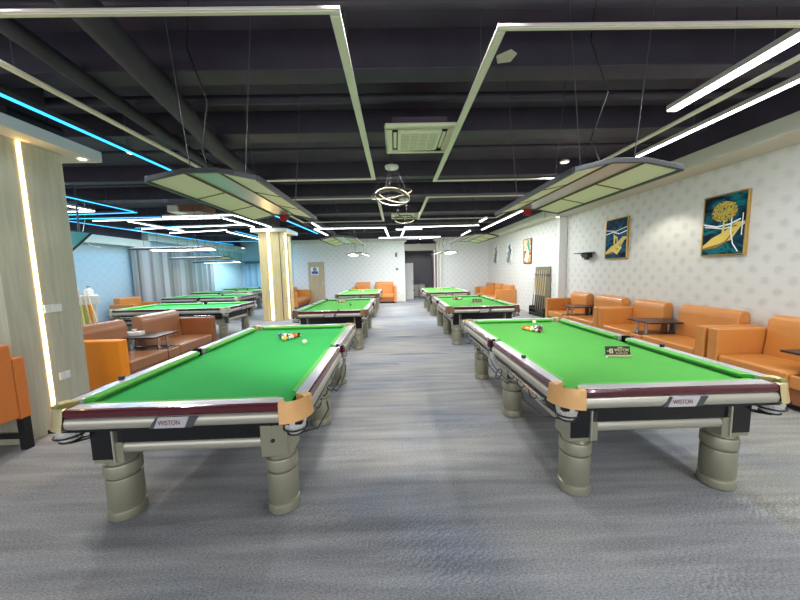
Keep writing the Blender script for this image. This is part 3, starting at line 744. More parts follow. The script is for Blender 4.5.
# sign standing on the near right table
M['signb'] = mat('black sign face', (20, 18, 16), .3); M['signg'] = mat('cream gold print', (224, 206, 160), .4)
def table_sign(x, y, z, rz, label, s=1.0, txt=True):
    t = thing('table_sign', label, 'sign', (x, y, z), rz)
    Tm = Matrix.Rotation(R(-14), 4, 'X')
    MB().box(-.11 * s, .11 * s, -.003, .004, .012, .092 * s, T=Tm).build('sign_board', M['signb'], t, bevel=.001)
    MB().box(-.108 * s, .108 * s, -.03, .03, 0, .014).build('stand', M['gold'], t, bevel=.002)
    if txt:
        a = text_mesh('lettering', 'WISTON', .040, M['signg'], t, (.03, .0065, .056), (R(76), 0, 0), .0006, sx=.82)
        b = text_mesh('lettering', 'BILLIARDS TABLE', .014, M['signg'], t, (.03, -.0005, .030), (R(76), 0, 0), .0006)
        for p in (a, b): p.location.y -= .0
        MB().box(-.075, -.068, -.0045, -.003, .025, .068, T=Tm).box(-.052, -.045, -.0045, -.003, .025, .068, T=Tm).box(-.075, -.045, -.0045, -.003, .063, .070, T=Tm).box(-.098, -.070, -.0045, -.003, .046, .052, T=Tm).box(-.064, -.058, -.0045, -.003, .030, .060, T=Tm).build('logo', M['signg'], t)
        MB().box(0.0, .045, -.0045, -.003, .079, .084, T=Tm).build('print_line', M['signg'], t)
    return t
table_sign(2.045, 2.705, .8005, R(-4), 'small black sign with gold lettering standing on the near right table', 1.0)
tag(MB().lathe([(.008, 0), (.012, .006), (.004, .014)], (1.918, 2.68, .8005), 12).build('chalk_piece', M['paper']), 'tiny white chalk piece left of the black sign', 'chalk')
table_sign(2.02, 7.45, .8005, 0, 'black sign box standing on the second right table', 1.05)
# chalk cubes on rails
def chalk(x, y, label, z=.8505, m='blackgloss', s=.011):
    t = thing('chalk_cube', label, 'chalk', (x, y, z), R(12))
    MB().box(-s, s, -s, s, 0, 2 * s).build('wrapper', M[m], t, bevel=.001)
    MB().lathe([(s * .8, 2 * s), (s * .5, 2 * s - .002 + .003)], seg=12).build('chalk_top', M['bluesign'], t)
chalk(1.10, 2.56, 'dark chalk cube on the left rail of the near right table', s=.014)
chalk(2.535, 2.80, 'dark chalk cube on the right rail of the near right table', s=.014)
chalk(-2.11, 2.28, 'dark chalk cube on the left rail of the near left table', s=.014)
chalk(-1.18, 6.16, 'dark chalk cube on the near rail of the second left table', s=.014)

# ------------------------------------------------------------------ pool lamps
PA, PB, PE = -.12, .12, .385      # profile stations
def lamp_z(x): return .055 if abs(x) <= .12 else .055 * (PE - abs(x)) / (PE - .12)
def make_lamp(lit, emblem=False):
    t = thing('pool_lamp', '', 'lamp')
    Lh = .82
    st = [-PE, PA, PB, PE]
    fr = MB()
    # border rails
    for s in (-1, 1): fr.box(s * PE - .012, s * PE + .012, -Lh, Lh, -.018, .022)
    for y in (-Lh, Lh):
        for a, b in zip(st[:-1], st[1:]):
            za, zb = lamp_z(a), lamp_z(b)
            fr.add([(a, y - .012, za - .012), (b, y - .012, zb - .012), (b, y - .012, zb + .022), (a, y - .012, za + .022), (a, y + .012, za - .012), (b, y + .012, zb - .012), (b, y + .012, zb + .022), (a, y + .012, za + .022)],
                   [(0, 1, 2, 3), (7, 6, 5, 4), (0, 4, 5, 1), (3, 2, 6, 7), (0, 3, 7, 4), (1, 5, 6, 2)])
    fr.build('frame', M['lampframe'], t, bevel=.003)
    db = MB()
    for x in (PA, PB): db.box(x - .006, x + .006, -Lh, Lh, lamp_z(x) - .014, lamp_z(x) + .004)
    for y in (-Lh / 3, Lh / 3):
        for a, b in ((-PE, PA), (PB, PE)):
            za, zb = lamp_z(a), lamp_z(b)
            db.add([(a, y - .007, za - .008), (b, y - .007, zb - .008), (b, y + .007, zb - .008), (a, y + .007, za - .008), (a, y - .007, za + .004), (b, y - .007, zb + .004), (b, y + .007, zb + .004), (a, y + .007, za + .004)],
                   [(0, 1, 2, 3), (7, 6, 5, 4), (0, 4, 5, 1), (3, 2, 6, 7), (0, 3, 7, 4), (1, 5, 6, 2)])
    db.build('divider', M['walnut'], t)
    def slab(a, b, nm, m_, dz=0):
        za, zb = lamp_z(a) + dz, lamp_z(b) + dz
        MB().add([(a, -Lh, za - .003), (b, -Lh, zb - .003), (b, Lh, zb - .003), (a, Lh, za - .003), (a, -Lh, za + .006), (b, -Lh, zb + .006), (b, Lh, zb + .006), (a, Lh, za + .006)],
                 [(0, 3, 2, 1), (4, 5, 6, 7), (0, 1, 5, 4), (3, 7, 6, 2), (0, 4, 7, 3), (1, 2, 6, 5)]).build(nm, M[m_], t)
    slab(-PE + .01, PA, 'diffuser', 'lit' if lit else 'diff_off'); slab(PB, PE - .01, 'diffuser', 'lit' if lit else 'diff_off'); slab(PA, PB, 'centre_strip', 'mirror')
    cv = MB()
    for a, b in zip(st[:-1], st[1:]):
        za, zb = lamp_z(a) + .012, lamp_z(b) + .012
        cv.add([(a, -Lh, za), (b, -Lh, zb), (b, Lh, zb), (a, Lh, za), (a, -Lh, za + .01), (b, -Lh, zb + .01), (b, Lh, zb + .01), (a, Lh, za + .01)], [(0, 3, 2, 1), (4, 5, 6, 7), (0, 1, 5, 4), (3, 7, 6, 2), (0, 4, 7, 3), (1, 2, 6, 5)])
    cv.build('cover', M['lampframe'], t)
    for sx in (-1, 1):
        for y in (-.6, .6):
            MB().tube([(sx * .2, y, .05), (sx * .34, y + .02, 1.52)], .0035, 5).build('cable', M['darkgrey'], t)
    MB().tube([(-.05, -.62, .07), (-.12, -.58, .3), (-.03, -.62, .62), (-.16, -.6, 1.0), (-.1, -.6, 1.5)], .006, 6).build('power_cord', M['wirem'], t)
    if emblem: MB().lathe([(.052, -.010), (.055, 0), (.052, .010)], seg=24, T=Matrix.Translation((0, Lh - .02, .02)) @ Matrix.Rotation(R(78), 4, 'X')).build('emblem', M['red'], t)
    return t
lampN = make_lamp(False, True)
lampN.location = (-1.345, 3.03, 2.30); lampN.rotation_euler = (0, 0, .01)
lampN['label'] = 'unlit arched pool lamp hanging over the near left table'; lampN['group'] = 'pool lamps'
lampU = make_lamp(False)
lampU.location = (-1.2, 7.4, 2.33)
lampU['label'] = 'unlit pool lamp over the second left table'; lampU['group'] = 'pool lamps'
dup(lampN, 'unlit arched pool lamp hanging over the near right table', (1.64, 2.98, 2.30), 0, 'pool lamps')
dup(lampU, 'unlit pool lamp over the second right table', (1.85, 7.4, 2.33), 0, 'pool lamps')
lampL = make_lamp(True); lampL.location = (-1.36, 11.9, 2.25); lampL['label'] = 'lit white pool lamp over the farthest left table'; lampL['group'] = 'pool lamps'
dup(lampL, 'lit white pool lamp over the farthest right table', (1.86, 11.7, 2.25), 0, 'pool lamps')
dup(lampL, 'lit pool lamp over the nearest table of the left hall, seen edge on', (-5.45, 7.7, 2.27), R(90), 'pool lamps')
dup(lampU, 'unlit pool lamp seen edge on behind the lit one in the left hall', (-6.5, 10.4, 2.18), R(90), 'pool lamps')
dup(lampL, 'small lit pool lamp farthest back in the left hall', (-7.6, 13.2, 2.15), R(90), 'pool lamps')
for x, y, s_ in ((-1.36, 11.9, 0), (1.86, 11.7, 0), (-5.45, 7.7, 1), (-7.6, 13.2, 1)):
    area(x - (.8 if s_ else .25), x + (.8 if s_ else .25), y - (.25 if s_ else .8), y + (.25 if s_ else .8), 2.2, 22, (1, .99, .95))

# ------------------------------------------------------------------ ring chandeliers
def chandelier(x, y, z, label, s=1.0, sw=0, zc=3.56):
    t = thing('ring_chandelier', label, 'chandelier', (x, y, z), sw)
    MB().lathe([(.12, 0), (.13, .02), (.13, .045)], (0, 0, zc - z), 28).build('canopy', M['white'], t)
    MB().lathe([(.02, 0), (.02, H - zc - .04)], (0, 0, zc - z + .04), 12).build('ceiling_stem', M['ceil'], t)
    rings = [((.33 * s), (R(42), R(8), 0), (0, 0, 0)), ((.40 * s), (R(4), R(-9), 0), (-.02, 0, .04)), ((.30 * s), (R(-6), R(13), 0), (.04, 0, .0))]
    for k, (r, e, c) in enumerate(rings):
        Tm = Matrix.Translation(c) @ (Matrix.Rotation(e[1], 4, 'Y') @ Matrix.Rotation(e[0], 4, 'X'))
        n = 48; mb = MB(); vs = []; fs = []
        for i in range(n):
            a = 2 * pi * i / n
            for rr, zz in ((r - .006, -.012), (r + .006, -.012), (r + .006, .012), (r - .006, .012)): vs.append(Tm @ Vector((rr * cos(a), rr * sin(a), zz)))
        for i in range(n):
            for q in range(4): fs.append((i * 4 + q, i * 4 + (q + 1) % 4, ((i + 1) % n) * 4 + (q + 1) % 4, ((i + 1) % n) * 4 + q))
        mb.add(vs, fs, 0, False).build('ring', M['dring'], t)
        for j in range(3):
            a = 2 * pi * j / 3 + k; p = Tm @ Vector((r * cos(a), r * sin(a), .015))
            MB().tube([p, (p.x * .25, p.y * .25, zc - z + .005)], .0025, 5).build('cable', M['darkgrey'], t)
    return t
for x, y, p in ((-.02, 5.95, 270), (.28, 8.55, 190), (.2, 12.9, 220)):  # spots added over the aisle to brighten the floor; the chandeliers are unlit
    l = bpy.data.lights.new('aisle_fill_spot', 'SPOT'); l.energy = p; l.spot_size = R(130); l.spot_blend = .5; l.color = WL; l.shadow_soft_size = .11
    o = bpy.data.objects.new('aisle_fill_spot', l); COL.objects.link(o); o.location = (x, y, 3.54 if y < 10 else 3.15)
chandelier(-.02, 5.95, 3.05, 'near unlit ring chandelier of tangled gold hoops below a white canopy')
chandelier(.28, 8.55, 3.05, 'far unlit ring chandelier hanging behind the nearer one', .9, 1.2)

# ------------------------------------------------------------------ sofas (module: arm, seat, console with tea table, seat, arm)
def cushion_mesh(x0, x1, y0, y1, z0, z1, puff=.012):
    return MB().box(x0, x1, y0, y1, z0, z1)
def make_sofa(leather='leather', Lm=2.25, D=.84, dark='leather_d', side='leather'):
    """x = front direction is -x; y along the length; origin at back corner line centre, floor"""
    t = thing('sofa', '', 'sofa')
    h2 = Lm / 2; aw = .14; c0, c1 = -.03, .24      # the console sits off centre
    MB().box(-D + .03, -.03, -h2 + .03, h2 - .03, .07, .25).build('base', M[dark], t, bevel=.01)
    MB().box(-D + .1, -.06, -h2 + .08, h2 - .08, 0, .07).build('plinth', M['black'], t)
    for s in (-1, 1):
        y0, y1 = sorted((s * h2, s * (h2 - aw)))
        MB().box(-D, 0, y0 + .004, y1 - .004, .06, .76).build('armrest', M[side], t, bevel=.018, seg=3)
    for y0, y1 in ((-h2 + aw, c0), (c1, h2 - aw)):
        MB().box(-D + .005, -.06, y0 + .003, y1 - .003, .25, .42).build('seat', M[leather], t, bevel=.035, seg=4)
        sec = [(-.24, .41), (-.02, .41), (-.01, .86), (-.03, .92), (-.08, .945), (-.15, .93), (-.195, .88), (-.205, .80), (-.21, .62)]
        MB().extr(sec, 'y', y0 + .012, y1 - .012, sm=False).build('backrest', M[leather], t, bevel=.022, seg=3)
    MB().box(-D + .01, -.05, c0 + .003, c1 - .003, .25, .395).build('console', M[leather], t, bevel=.015)
    MB().box(-D + .05, -.08, c0 + .012, c1 - .012, .395, .402).build('console_plate', M['tabletop'], t, bevel=.002)
    return t
def make_teatable():
    t = thing('tea_table', '', 'small table')
    MB().box(-.36, .36, -.27, .27, .215, .24).build('tabletop', M['tabletop'], t, bevel=.006)
    for sx in (-1, 1):
        for sy_ in (-1, 1):
            MB().lathe([(.030, 0), (.032, .006), (.022, .012), (.022, .205), (.030, .215)], (sx * .29, sy_ * .095, 0), 18).build('leg', M['chrome'], t)
    return t
sofa = make_sofa(); tea = make_teatable()
GR = 'sofas along the right wall'
def place_sofa(first, x, y, rz, label, grp, tlabel=None, src=None):
    o = (src or sofa) if first else dup(src or sofa, label, (x, y, 0), rz, grp)
    o.location = (x, y, 0); o.rotation_euler = (0, 0, rz); o['label'] = label; o['group'] = grp
    return o
YS = [2.935, 5.22, 7.48]
place_sofa(True, XR - .01, YS[0], 0, 'tan leather sofa on the right wall, nearest, cut by the right edge', GR)
place_sofa(False, XR - .01, YS[1], 0, 'tan leather sofa on the right wall, middle one under the farther teal painting', GR)
place_sofa(False, XR - .01, YS[2], 0, 'tan leather sofa on the right wall, farthest of three, beside the cue rack', GR)
tea.location = (XR - .43, YS[0] + .105, .403); tea['label'] = 'dark topped tea table on the nearest right sofa, at the right edge'; tea['group'] = 'tea tables on the right sofas'
dup(tea, 'dark tea table on chrome legs in the middle right sofa', (XR - .43, YS[1] + .105, .403), 0, 'tea tables on the right sofas')
dup(tea, 'dark tea table in the farthest of the three right sofas', (XR - .43, YS[2] + .105, .403), 0, 'tea tables on the right sofas')
# left sofa between column and left hall
M['leather_p'] = mat('orange leather in paler painted shade', (158, 108, 74), .3, bump=.25, bscale=40, var=.08, vscale=3, coat=.15)  # shade on the left sofa's seats and backs put into the colour
sofaL = make_sofa('leather_p', dark='leather_d')
for c in kids(sofaL):
    if c.name.startswith('armrest'):
        c.data = c.data.copy()
        bb = sum((v.co for v in c.data.vertices), Vector()) / len(c.data.vertices)
        c.data.materials[0] = M['leather_b'] if bb.y > 0 else M['leather_d']
place_sofa(True, -4.66, 5.27, R(180), 'orange sofa with painted shade and a brightened armrest beside the near wooden column', 'sofas of the left side', src=sofaL)
dup(tea, 'dark tea table with a white tissue box on the sofa by the near column', (-4.3, 5.165, .403), R(180))
tb = thing('tissue_box', 'white tissue box on the tea table by the near column', 'tissue box', (-4.45, 5.13, .6435), R(10))
MB().box(-.12, .12, -.07, .07, 0, .06).build('carton', M['paper'], tb, bevel=.006); MB().lathe([(.03, .055), (.02, .08), (.035, .10)], seg=10, sx=1.3).build('tissue', M['white'], tb)
g2 = 'sofas at the back of the hall'
so_ = dup(sofa, 'orange sofa against the back wall left of the corridor opening', (-1.08, YB - .02, 0), R(90), g2); so_.scale = (1, 1, 1.14)
dup(tea, 'tiny dark table between the seats of the back wall sofa', (-1.185, YB - .45, .460), R(90))
dup(sofa, 'orange sofa half hidden by the far wooden column', (-5.33, 14.9, 0), R(180), g2)
dup(sofa, 'orange sofa on the far right wall below the small pictures', (XR2 - .01, 13.4, 0), 0, g2)
ac = thing('armchair', 'small orange armchair at the foot of the grey curtain', 'armchair', (-9.38, 10.55, 0), R(180))
MB().box(-.75, -.03, -.42, .42, .06, .42).build('seat', M['leather'], ac, bevel=.03)
MB().box(-.24, 0, -.42, .42, .40, .93).build('backrest', M['leather'], ac, bevel=.04, seg=3)
for s in (-1, 1): MB().box(-.78, 0, *sorted((s * .42, s * .57)), .04, .72).build('armrest', M['leather'], ac, bevel=.02)
dup(ac, 'orange armchair in the far right corner, beyond the last sofa', (XR2 - .01, 15.25, 0))

# armchair with black legs at the left edge
ch = thing('armchair', 'orange armchair with black legs, seen from behind at the left edge', 'armchair', (-3.97, 2.46, 0))
MB().box(-.42, .30, -.33, .33, .32, .50).build('seat', M['leather'], ch, bevel=.02)
MB().box(.27, .405, -.345, .335, .33, 1.04).build('backrest', M['leather_o'], ch, bevel=.02, seg=3)
for s in (-1, 1): MB().box(-.42, .40, *sorted((s * .338, s * .43)), .31, .90).build('armrest', M['leather_o'], ch, bevel=.015, seg=3)
for sx in (-1, 1):
    for sy_ in (-1, 1):
        lg = MB().box(sx * .365 - .032, sx * .365 + .032, sy_ * .385 - .032, sy_ * .385 + .032, 0, .33).build('leg', M['black'], ch, bevel=.003)
for y in (-.385, .385): MB().box(-.36, .36, y - .012, y + .012, .10, .14).build('stretcher', M['black'], ch)

# ------------------------------------------------------------------ pictures
def paint_nodes(m, cols, scale, seed):
    nt = m.node_tree; b = nt.nodes['Principled BSDF']; tc = N(nt, 'ShaderNodeTexCoord')
    mp = N(nt, 'ShaderNodeMapping'); mp.inputs['Location'].default_value = (seed, seed, 0); mp.inputs['Scale'].default_value = (1, 1, 1.8); nt.links.new(tc.outputs['Object'], mp.inputs[0])
    b.inputs['Specular IOR Level'].default_value = .15; b.inputs['Roughness'].default_value = .7
    n = N(nt, 'ShaderNodeTexNoise'); n.inputs['Scale'].default_value = scale; n.inputs['Detail'].default_value = 4; n.inputs['Distortion'].default_value = 1.2
    nt.links.new(mp.outputs[0], n.inputs['Vector']); r = ramp(nt, cols); nt.links.new(n.outputs['Fac'], r.inputs[0]); nt.links.new(r.outputs[0], b.inputs['Base Color'])
def painting(y0, y1, z0, z1, x, label, kind, mcanvas, frame='goldframe'):
    cyy, cz = (y0 + y1) / 2, (z0 + z1) / 2; hw, hh = (y1 - y0) / 2, (z1 - z0) / 2
    t = thing('painting', label, 'painting', (x, cyy, cz))
    e = .018
    MB().box(-.045, 0, -hw, -hw + e, -hh, hh).box(-.045, 0, hw - e, hw, -hh, hh).box(-.045, 0, -hw + e, hw - e, -hh, -hh + e).box(-.045, 0, -hw + e, hw - e, hh - e, hh).build('frame', M[frame], t, bevel=.003)
    MB().box(-.036, -.002, -hw + e, hw - e, -hh + e, hh - e).build('canvas', mcanvas, t)
    X = -.0375
    def strip(pts, w, m_, nm, x_=X):      # pts in (u,v): u to the right as seen, v up
        vs = []; fs = []; n = len(pts)
        for i, (u, v) in enumerate(pts):
            a = pts[max(i - 1, 0)]; b = pts[min(i + 1, n - 1)]; d = Vector((b[0] - a[0], b[1] - a[1])).normalized(); nx, ny = -d.y, d.x
            ww = w[i] if isinstance(w, (list, tuple)) else w
            for q in (-1, 1):
                vs.append((x_, -(u + nx * ww * q) * 1, v + ny * ww * q))
        for i in range(n - 1): fs.append((2 * i, 2 * i + 1, 2 * i + 3, 2 * i + 2))
        return vs, fs
    def paint(shapes, m_, nm, k=0):
        mb = MB()
        for vs, fs in shapes: mb.add([(v[0] - .0006 * k, max(-hw + e, min(hw - e, v[1])), max(-hh + e, min(hh - e, v[2]))) for v in vs], fs)
        return mb.build(nm, m_, t)
    rnd = random.Random(kind)
    if kind in (1, 2):
        gold, gold2, wht, teal = M['p_gold'], M['p_gold2'], M['p_white'], M['p_teal']
        S = hw / .34; V = hh / .47
        paint([strip([(-.33 * S, .12 * V), (-.1 * S, .16 * V), (.1 * S, .10 * V), (.33 * S, .15 * V)] if kind == 2 else [(-.33 * S, .04 * V), (-.1 * S, -.02 * V), (.1 * S, .0), (.25 * S, .06 * V)], .012, wht, 'a'),
               strip([(-.33 * S, .22 * V), (0, .17 * V), (.33 * S, .24 * V)] if kind == 2 else [(-.3 * S, .0), (0, -.06 * V), (.2 * S, -.03 * V)], .008, wht, 'b')], wht, 'white_streaks', 1)
        paint([strip([(-.34 * S, -.33 * V), (-.15 * S, -.25 * V), (.08 * S, -.17 * V), (.22 * S, -.02 * V), (.34 * S, .0)], [.02, .06, .085, .05, .02], gold, 'w')], gold, 'gold_wave', 1)
        paint([strip([(-.34 * S, -.36 * V), (-.1 * S, -.33 * V), (.05 * S, -.26 * V), (.16 * S, -.12 * V)], [.012, .02, .014, .008], gold2, 'w2')], gold2, 'wave_shadow', 2)
        if kind == 1:
            paint([strip([(.0, -.15 * V), (.005, .02 * V), (-.01, .16 * V)], [.02, .012, .02], gold, 'tr')], gold, 'trunk', 2)
            # crown of small leaf dabs
            for mm, cnt, k in ((M['p_olive'], 320, 3), (gold, 260, 4), (M['p_lime'], 150, 5)):
                sh = []
                for i in range(cnt):
                    a = rnd.uniform(0, 2 * pi); r = math.sqrt(rnd.random()); u = .19 * S * r * cos(a); v = .20 * V + .15 * V * r * sin(a)
                    s = rnd.uniform(.010, .024); ang = rnd.uniform(0, pi)
                    pts = [(u + s * cos(ang + q) * (1 if q0 % 2 else .5), v + s * sin(ang + q) * (1 if q0 % 2 else .5)) for q0, q in enumerate((0, pi / 2, pi, 3 * pi / 2))]
                    sh.append(([(X, -p[0], p[1]) for p in pts], [(0, 1, 2, 3)]))
                paint(sh, mm, 'leaves', k)
            paint([strip([(.12 * S, .1 * V), (.12 * S, -.12 * V), (.16 * S, -.3 * V), (.24 * S, -.42 * V)], .009, wht, 'sp'), strip([(.28 * S, .14 * V), (.275 * S, -.18 * V)], .007, wht, 'sp')], wht, 'white_splash', 3)
        else:
            paint([strip([(-.05, -.12), (-.04, .03), (-.07, .10)], [.02, .03, .012], gold, 'd'), strip([(.05, -.12), (.03, .02), (-.03, .05)], [.012, .02, .02], gold, 'd')], M['p_lime'], 'figure', 2)
            paint([strip([(-.12, -.25), (.05, -.32), (.15, -.22), (.02, -.17)], [.02, .05, .05, .02], gold, 'g')], M['p_lime'], 'highlight', 3)
    else:
        cm = M['p_fig%d' % kind]
        paint([strip([(-.10, -.4), (-.02, -.2), (.05, 0), (.02, .18), (-.04, .3)], [.12, .15, .10, .07, .03], cm, 'f')], cm, 'figure', 1)
        paint([strip([(.12, .38), (.05, .25), (.16, .1), (.2, -.05)], [.04, .08, .07, .02], cm, 'f')], M['p_fig%db' % kind], 'blotch', 2)
    return t
for k, c in (('p_gold', (214, 186, 84)), ('p_gold2', (140, 96, 30)), ('p_white', (226, 234, 236)), ('p_teal', (20, 120, 120)), ('p_olive', (116, 104, 24)), ('p_lime', (226, 204, 78)),
             ('p_fig3', (216, 208, 196)), ('p_fig3b', (40, 150, 120)), ('p_fig4', (120, 128, 120)), ('p_fig4b', (70, 76, 72)), ('p_fig5', (96, 104, 98)), ('p_fig5b', (130, 140, 130))):
    M[k] = mat(k, c, .5)
cm1 = mat('teal abstract canvas', (10, 40, 60), .35); paint_nodes(cm1, [(.35, (6, 16, 34)), (.48, (8, 54, 74)), (.6, (12, 112, 112)), (.72, (20, 40, 90))], 3.2, 2.1)
cm2 = mat('teal abstract canvas darker', (10, 40, 60), .35); paint_nodes(cm2, [(.35, (8, 14, 30)), (.5, (14, 60, 84)), (.6, (20, 90, 130)), (.7, (8, 30, 50))], 3.4, 5.1)
cm3 = mat('orange abstract canvas', (190, 140, 80), .5); paint_nodes(cm3, [(.35, (90, 60, 40)), (.5, (206, 150, 80)), (.65, (226, 216, 200))], 3, 1.1)
cm4 = mat('grey sketch canvas', (210, 212, 210), .5); paint_nodes(cm4, [(.4, (150, 154, 150)), (.5, (216, 218, 216)), (.65, (228, 230, 228))], 3, 4.4)
painting(4.39, 5.03, 1.76, 2.70, XR, 'nearer teal painting of a golden tree in a gilt frame', 1, cm1)
painting(6.66, 7.36, 1.80, 2.72, XR, 'farther teal painting with white streaks and a gold wave', 2, cm2)
painting(10.95, 11.6, 1.8, 2.7, XR2, 'orange and white figure picture on the far right wall', 3, cm3, 'walnut')
painting(12.75, 13.4, 1.82, 2.74, XR2, 'grey sketch picture, middle of the three on the far right wall', 4, cm4, 'white')
painting(14.5, 15.15, 1.85, 2.78, XR2, 'grey sketch picture nearest the back corner of the right wall', 5, cm4, 'white')

# wall projector shelf
t = thing('wall_shelf', 'small black shelf holding a device on the right wall', 'shelf', (XR, 8.15, 1.98))
MB().box(-.2, 0, -.38, .22, 0, .02).build('board', M['blackgloss'], t, bevel=.003)
MB().box(-.16, -.02, -.3, -.05, -.11, 0).build('device', M['black'], t, bevel=.01)
MB().tube([(-.14, .02, -.02), (-.09, .02, -.08), (-.01, .02, -.1)], .012, 8).build('bracket', M['darkgrey'], t)
MB().box(-.13, -.06, -.22, -.12, -.17, -.11).build('lens', M['darkgrey'], t, bevel=.006)

# ------------------------------------------------------------------ cue rack on the far right wall
t = thing('cue_rack', 'tall grey cue rack leaning on the right wall beyond the sofas', 'cue rack', (XR2, 10.05, 0))
MB().box(-.05, -.01, -.5, .5, .05, 1.66).build('back_board', M['mirrorg'], t, bevel=.006)
MB().box(-.24, -.01, -.5, .5, .06, .12).build('foot_shelf', M['blackgloss'], t, bevel=.006)
MB().box(-.24, -.22, -.5, .5, .22, .27).build('foot_rail', M['blackgloss'], t, bevel=.004)
MB().box(-.09, -.05, -.5, .5, 1.38, 1.42).build('top_clip', M['darkgrey'], t, bevel=.004)
for s in (-1, 1): MB().box(-.25, 0, s * .5 - .015, s * .5 + .015, 0, .32).build('side_panel', M['blackgloss'], t, bevel=.003)
for k in range(6):
    c = thing('cue_stick', ['leftmost', 'second', 'third', 'fourth', 'fifth', 'rightmost'][k] + ' pool cue standing in the grey cue rack', 'pool cue', (XR2 - .2, 10.42 - k * .148, .122), 0, 'cues in the cue rack')
    top = Vector((.095, 0, 1.42)); m1 = top * .42
    MB().tube([(0, 0, 0), m1 * .5, m1], .016, 10, r2=.013).build('butt', M['cuebutt'], c)
    MB().tube([m1, top * .7, top], .013, 10, r2=.007).build('shaft', M['cuewood'], c)

# ------------------------------------------------------------------ back wall details
d1 = MB().box(-4.57, -3.74, YB - .05, YB, 0, 2.18).build('door_1', M['doorwood'], bevel=.008); struct(d1)
MB().box(-3.85, -3.81, YB - .09, YB - .05, 1.0, 1.16).build('door_handle', M['chrome'], d1, bevel=.004)
sg = thing('notice_sign', 'white and blue notice fixed on the beige door', 'notice', (-4.22, YB - .055, 1.72))
MB().box(-.2, .2, -.006, 0, -.2, .2).build('board', M['paper'], sg); MB().box(-.17, .17, -.009, -.006, -.16, -.02).build('print', M['bluesign'], sg)
MB().lathe([(.10, 0), (.11, .004)], seg=20, T=Matrix.Translation((0, -.006, .08)) @ Matrix.Rotation(R(90), 4, 'X')).build('picture', M['steelblue'], sg)
tag(MB().box(.02, .12, YB - .07, YB + .01, 2.36, 2.58).build('alarm_lamp', M['walnut'], bevel=.01), 'small dark alarm fitting high on the back wall', 'alarm')
wc = thing('wall_clock', 'small grey round fitting on the back wall above the sofa arm', 'wall fitting', (.1, YB, 1.72))
MB().lathe([(.07, 0), (.07, .03), (.05, .035)], seg=20, T=Matrix.Rotation(R(90), 4, 'X')).build('case', M['stone'], wc)
tag(MB().box(-.3, -.18, YB - .012, YB, 1.3, 1.42).build('switch_plate', M['socket'], bevel=.003), 'white switch plate on the back wall above the orange sofa', 'switch')
downlight(1.4, 17.9, 3.17, 'added fill downlight inside the corridor', .05, True, 45, 150, WL)  # lamp added only to brighten the corridor
# corridor contents
dd = struct(MB().box(.5, 1.02, 17.2, 17.25, 0, 2.05).build('door_2', M['white'], bevel=.006)); MB().box(.95, .98, 17.15, 17.2, .95, 1.1).build('door_handle', M['chrome'], dd)
cb = thing('cabinet', 'low grey cabinet in the corridor', 'cabinet', (1.4, 18.6, 0)); MB().box(-.4, .4, -.3, .3, 0, .8).build('body', M['stone'], cb, bevel=.01)
for s in (-1, 1): MB().box(*sorted((s * .02, s * .38)), -.32, -.3, .06, .76).build('door', M['cream'], cb, bevel=.004)
for i, (x, y, lb) in enumerate(((.95, 17.9, 'small black stool on the left in the corridor'), (1.5, 17.4, 'small black stool standing alone before the corridor cabinet'))):
    s_ = thing('stool', lb, 'stool', (x, y, 0))
    MB().lathe([(.17, .42), (.18, .44), (.18, .48), (.16, .5)], seg=20).build('seat', M['black'], s_)
    for a in range(4): MB().tube([(.11 * cos(a * pi / 2 + .78), .11 * sin(a * pi / 2 + .78), .43), (.2 * cos(a * pi / 2 + .78), .2 * sin(a * pi / 2 + .78), 0)], .014, 8).build('leg', M['chrome'], s_)
for i in range(3):
    c = thing('cue_stick', ['brown cue leaning at the right corridor wall, left one', 'brown cue leaning at the right corridor wall, middle one', 'brown cue leaning at the right corridor wall, right one'][i], 'pool cue', (1.86 + i * .1, 16.75, 0), 0, 'cues leaning in the corridor')
    MB().tube([(0, 0, 0), (.03, .05, .7)], .017, 8, r2=.014).build('butt', M['cuebutt'], c); MB().tube([(.03, .05, .7), (.07, .12, 1.45)], .014, 8, r2=.008).build('shaft', M['walnut'], c)

# ------------------------------------------------------------------ left hall contents
def curtain(name, x, y0, y1, z0, z1, m_, label, axis='y', n=20, dep=.10):
    t = thing(name, label, 'curtain', (0, 0, 0))
    K = n * 8; vs = []; fs = []
    for i in range(K + 1):
        tt = i / K; a = 2 * pi * n * tt; off = dep * (1 - 2 * abs(sin(a / 2 + .3 * sin(a * .23))) ** .7) + .02 * sin(a * .37 + 1); p = y0 + (y1 - y0) * tt + .02 * sin(a * .61)
        for z in (z0, (z0 + z1) / 2, z1):
            o2 = off * (1.15 if z == z0 else 1)
            vs.append((x + .13 + o2, p, z) if axis == 'y' else (p, x - .09 - o2, z))
    for i in range(K):
        for k in range(2): a = i * 3 + k; fs.append((a, a + 3, a + 4, a + 1))
    MB().add(vs, fs, 0, True).build('fabric', M[m_], t, recalc=False)
    r = MB().tube([(x + .09, y0, z1 + .02), (x + .09, y1, z1 + .02)] if axis == 'y' else [(y0, x - .09, z1 + .02), (y1, x - .09, z1 + .02)], .02, 10)
    r.build('curtain_rail', M['darkgrey'], t)
    return t
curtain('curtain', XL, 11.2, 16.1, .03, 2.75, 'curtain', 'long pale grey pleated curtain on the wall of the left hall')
curtain('curtain', 19.5, -9.45, -6.2, .03, 2.3, 'curtain_b', 'blue grey curtain on the end wall beside the far column', 'x', 9, .06)
struct(MB().box(-9.6, -6.1, 19.44, 19.5, 2.34, 2.44).build('trim_11', M['steelblue']))
tv = thing('television', 'wall mounted television with a teal picture seen past the near column', 'television', (-6.6, 6.5, 2.38))
TL, TR_, BR_, BL = Vector((-.28, -.05, .26)), Vector((.22, .10, .20)), Vector((-.06, -.10, -.20)), Vector((-.50, -.25, -.14))
nn = (TR_ - TL).cross(BL - TL).normalized()
if nn.y > 0: nn = -nn
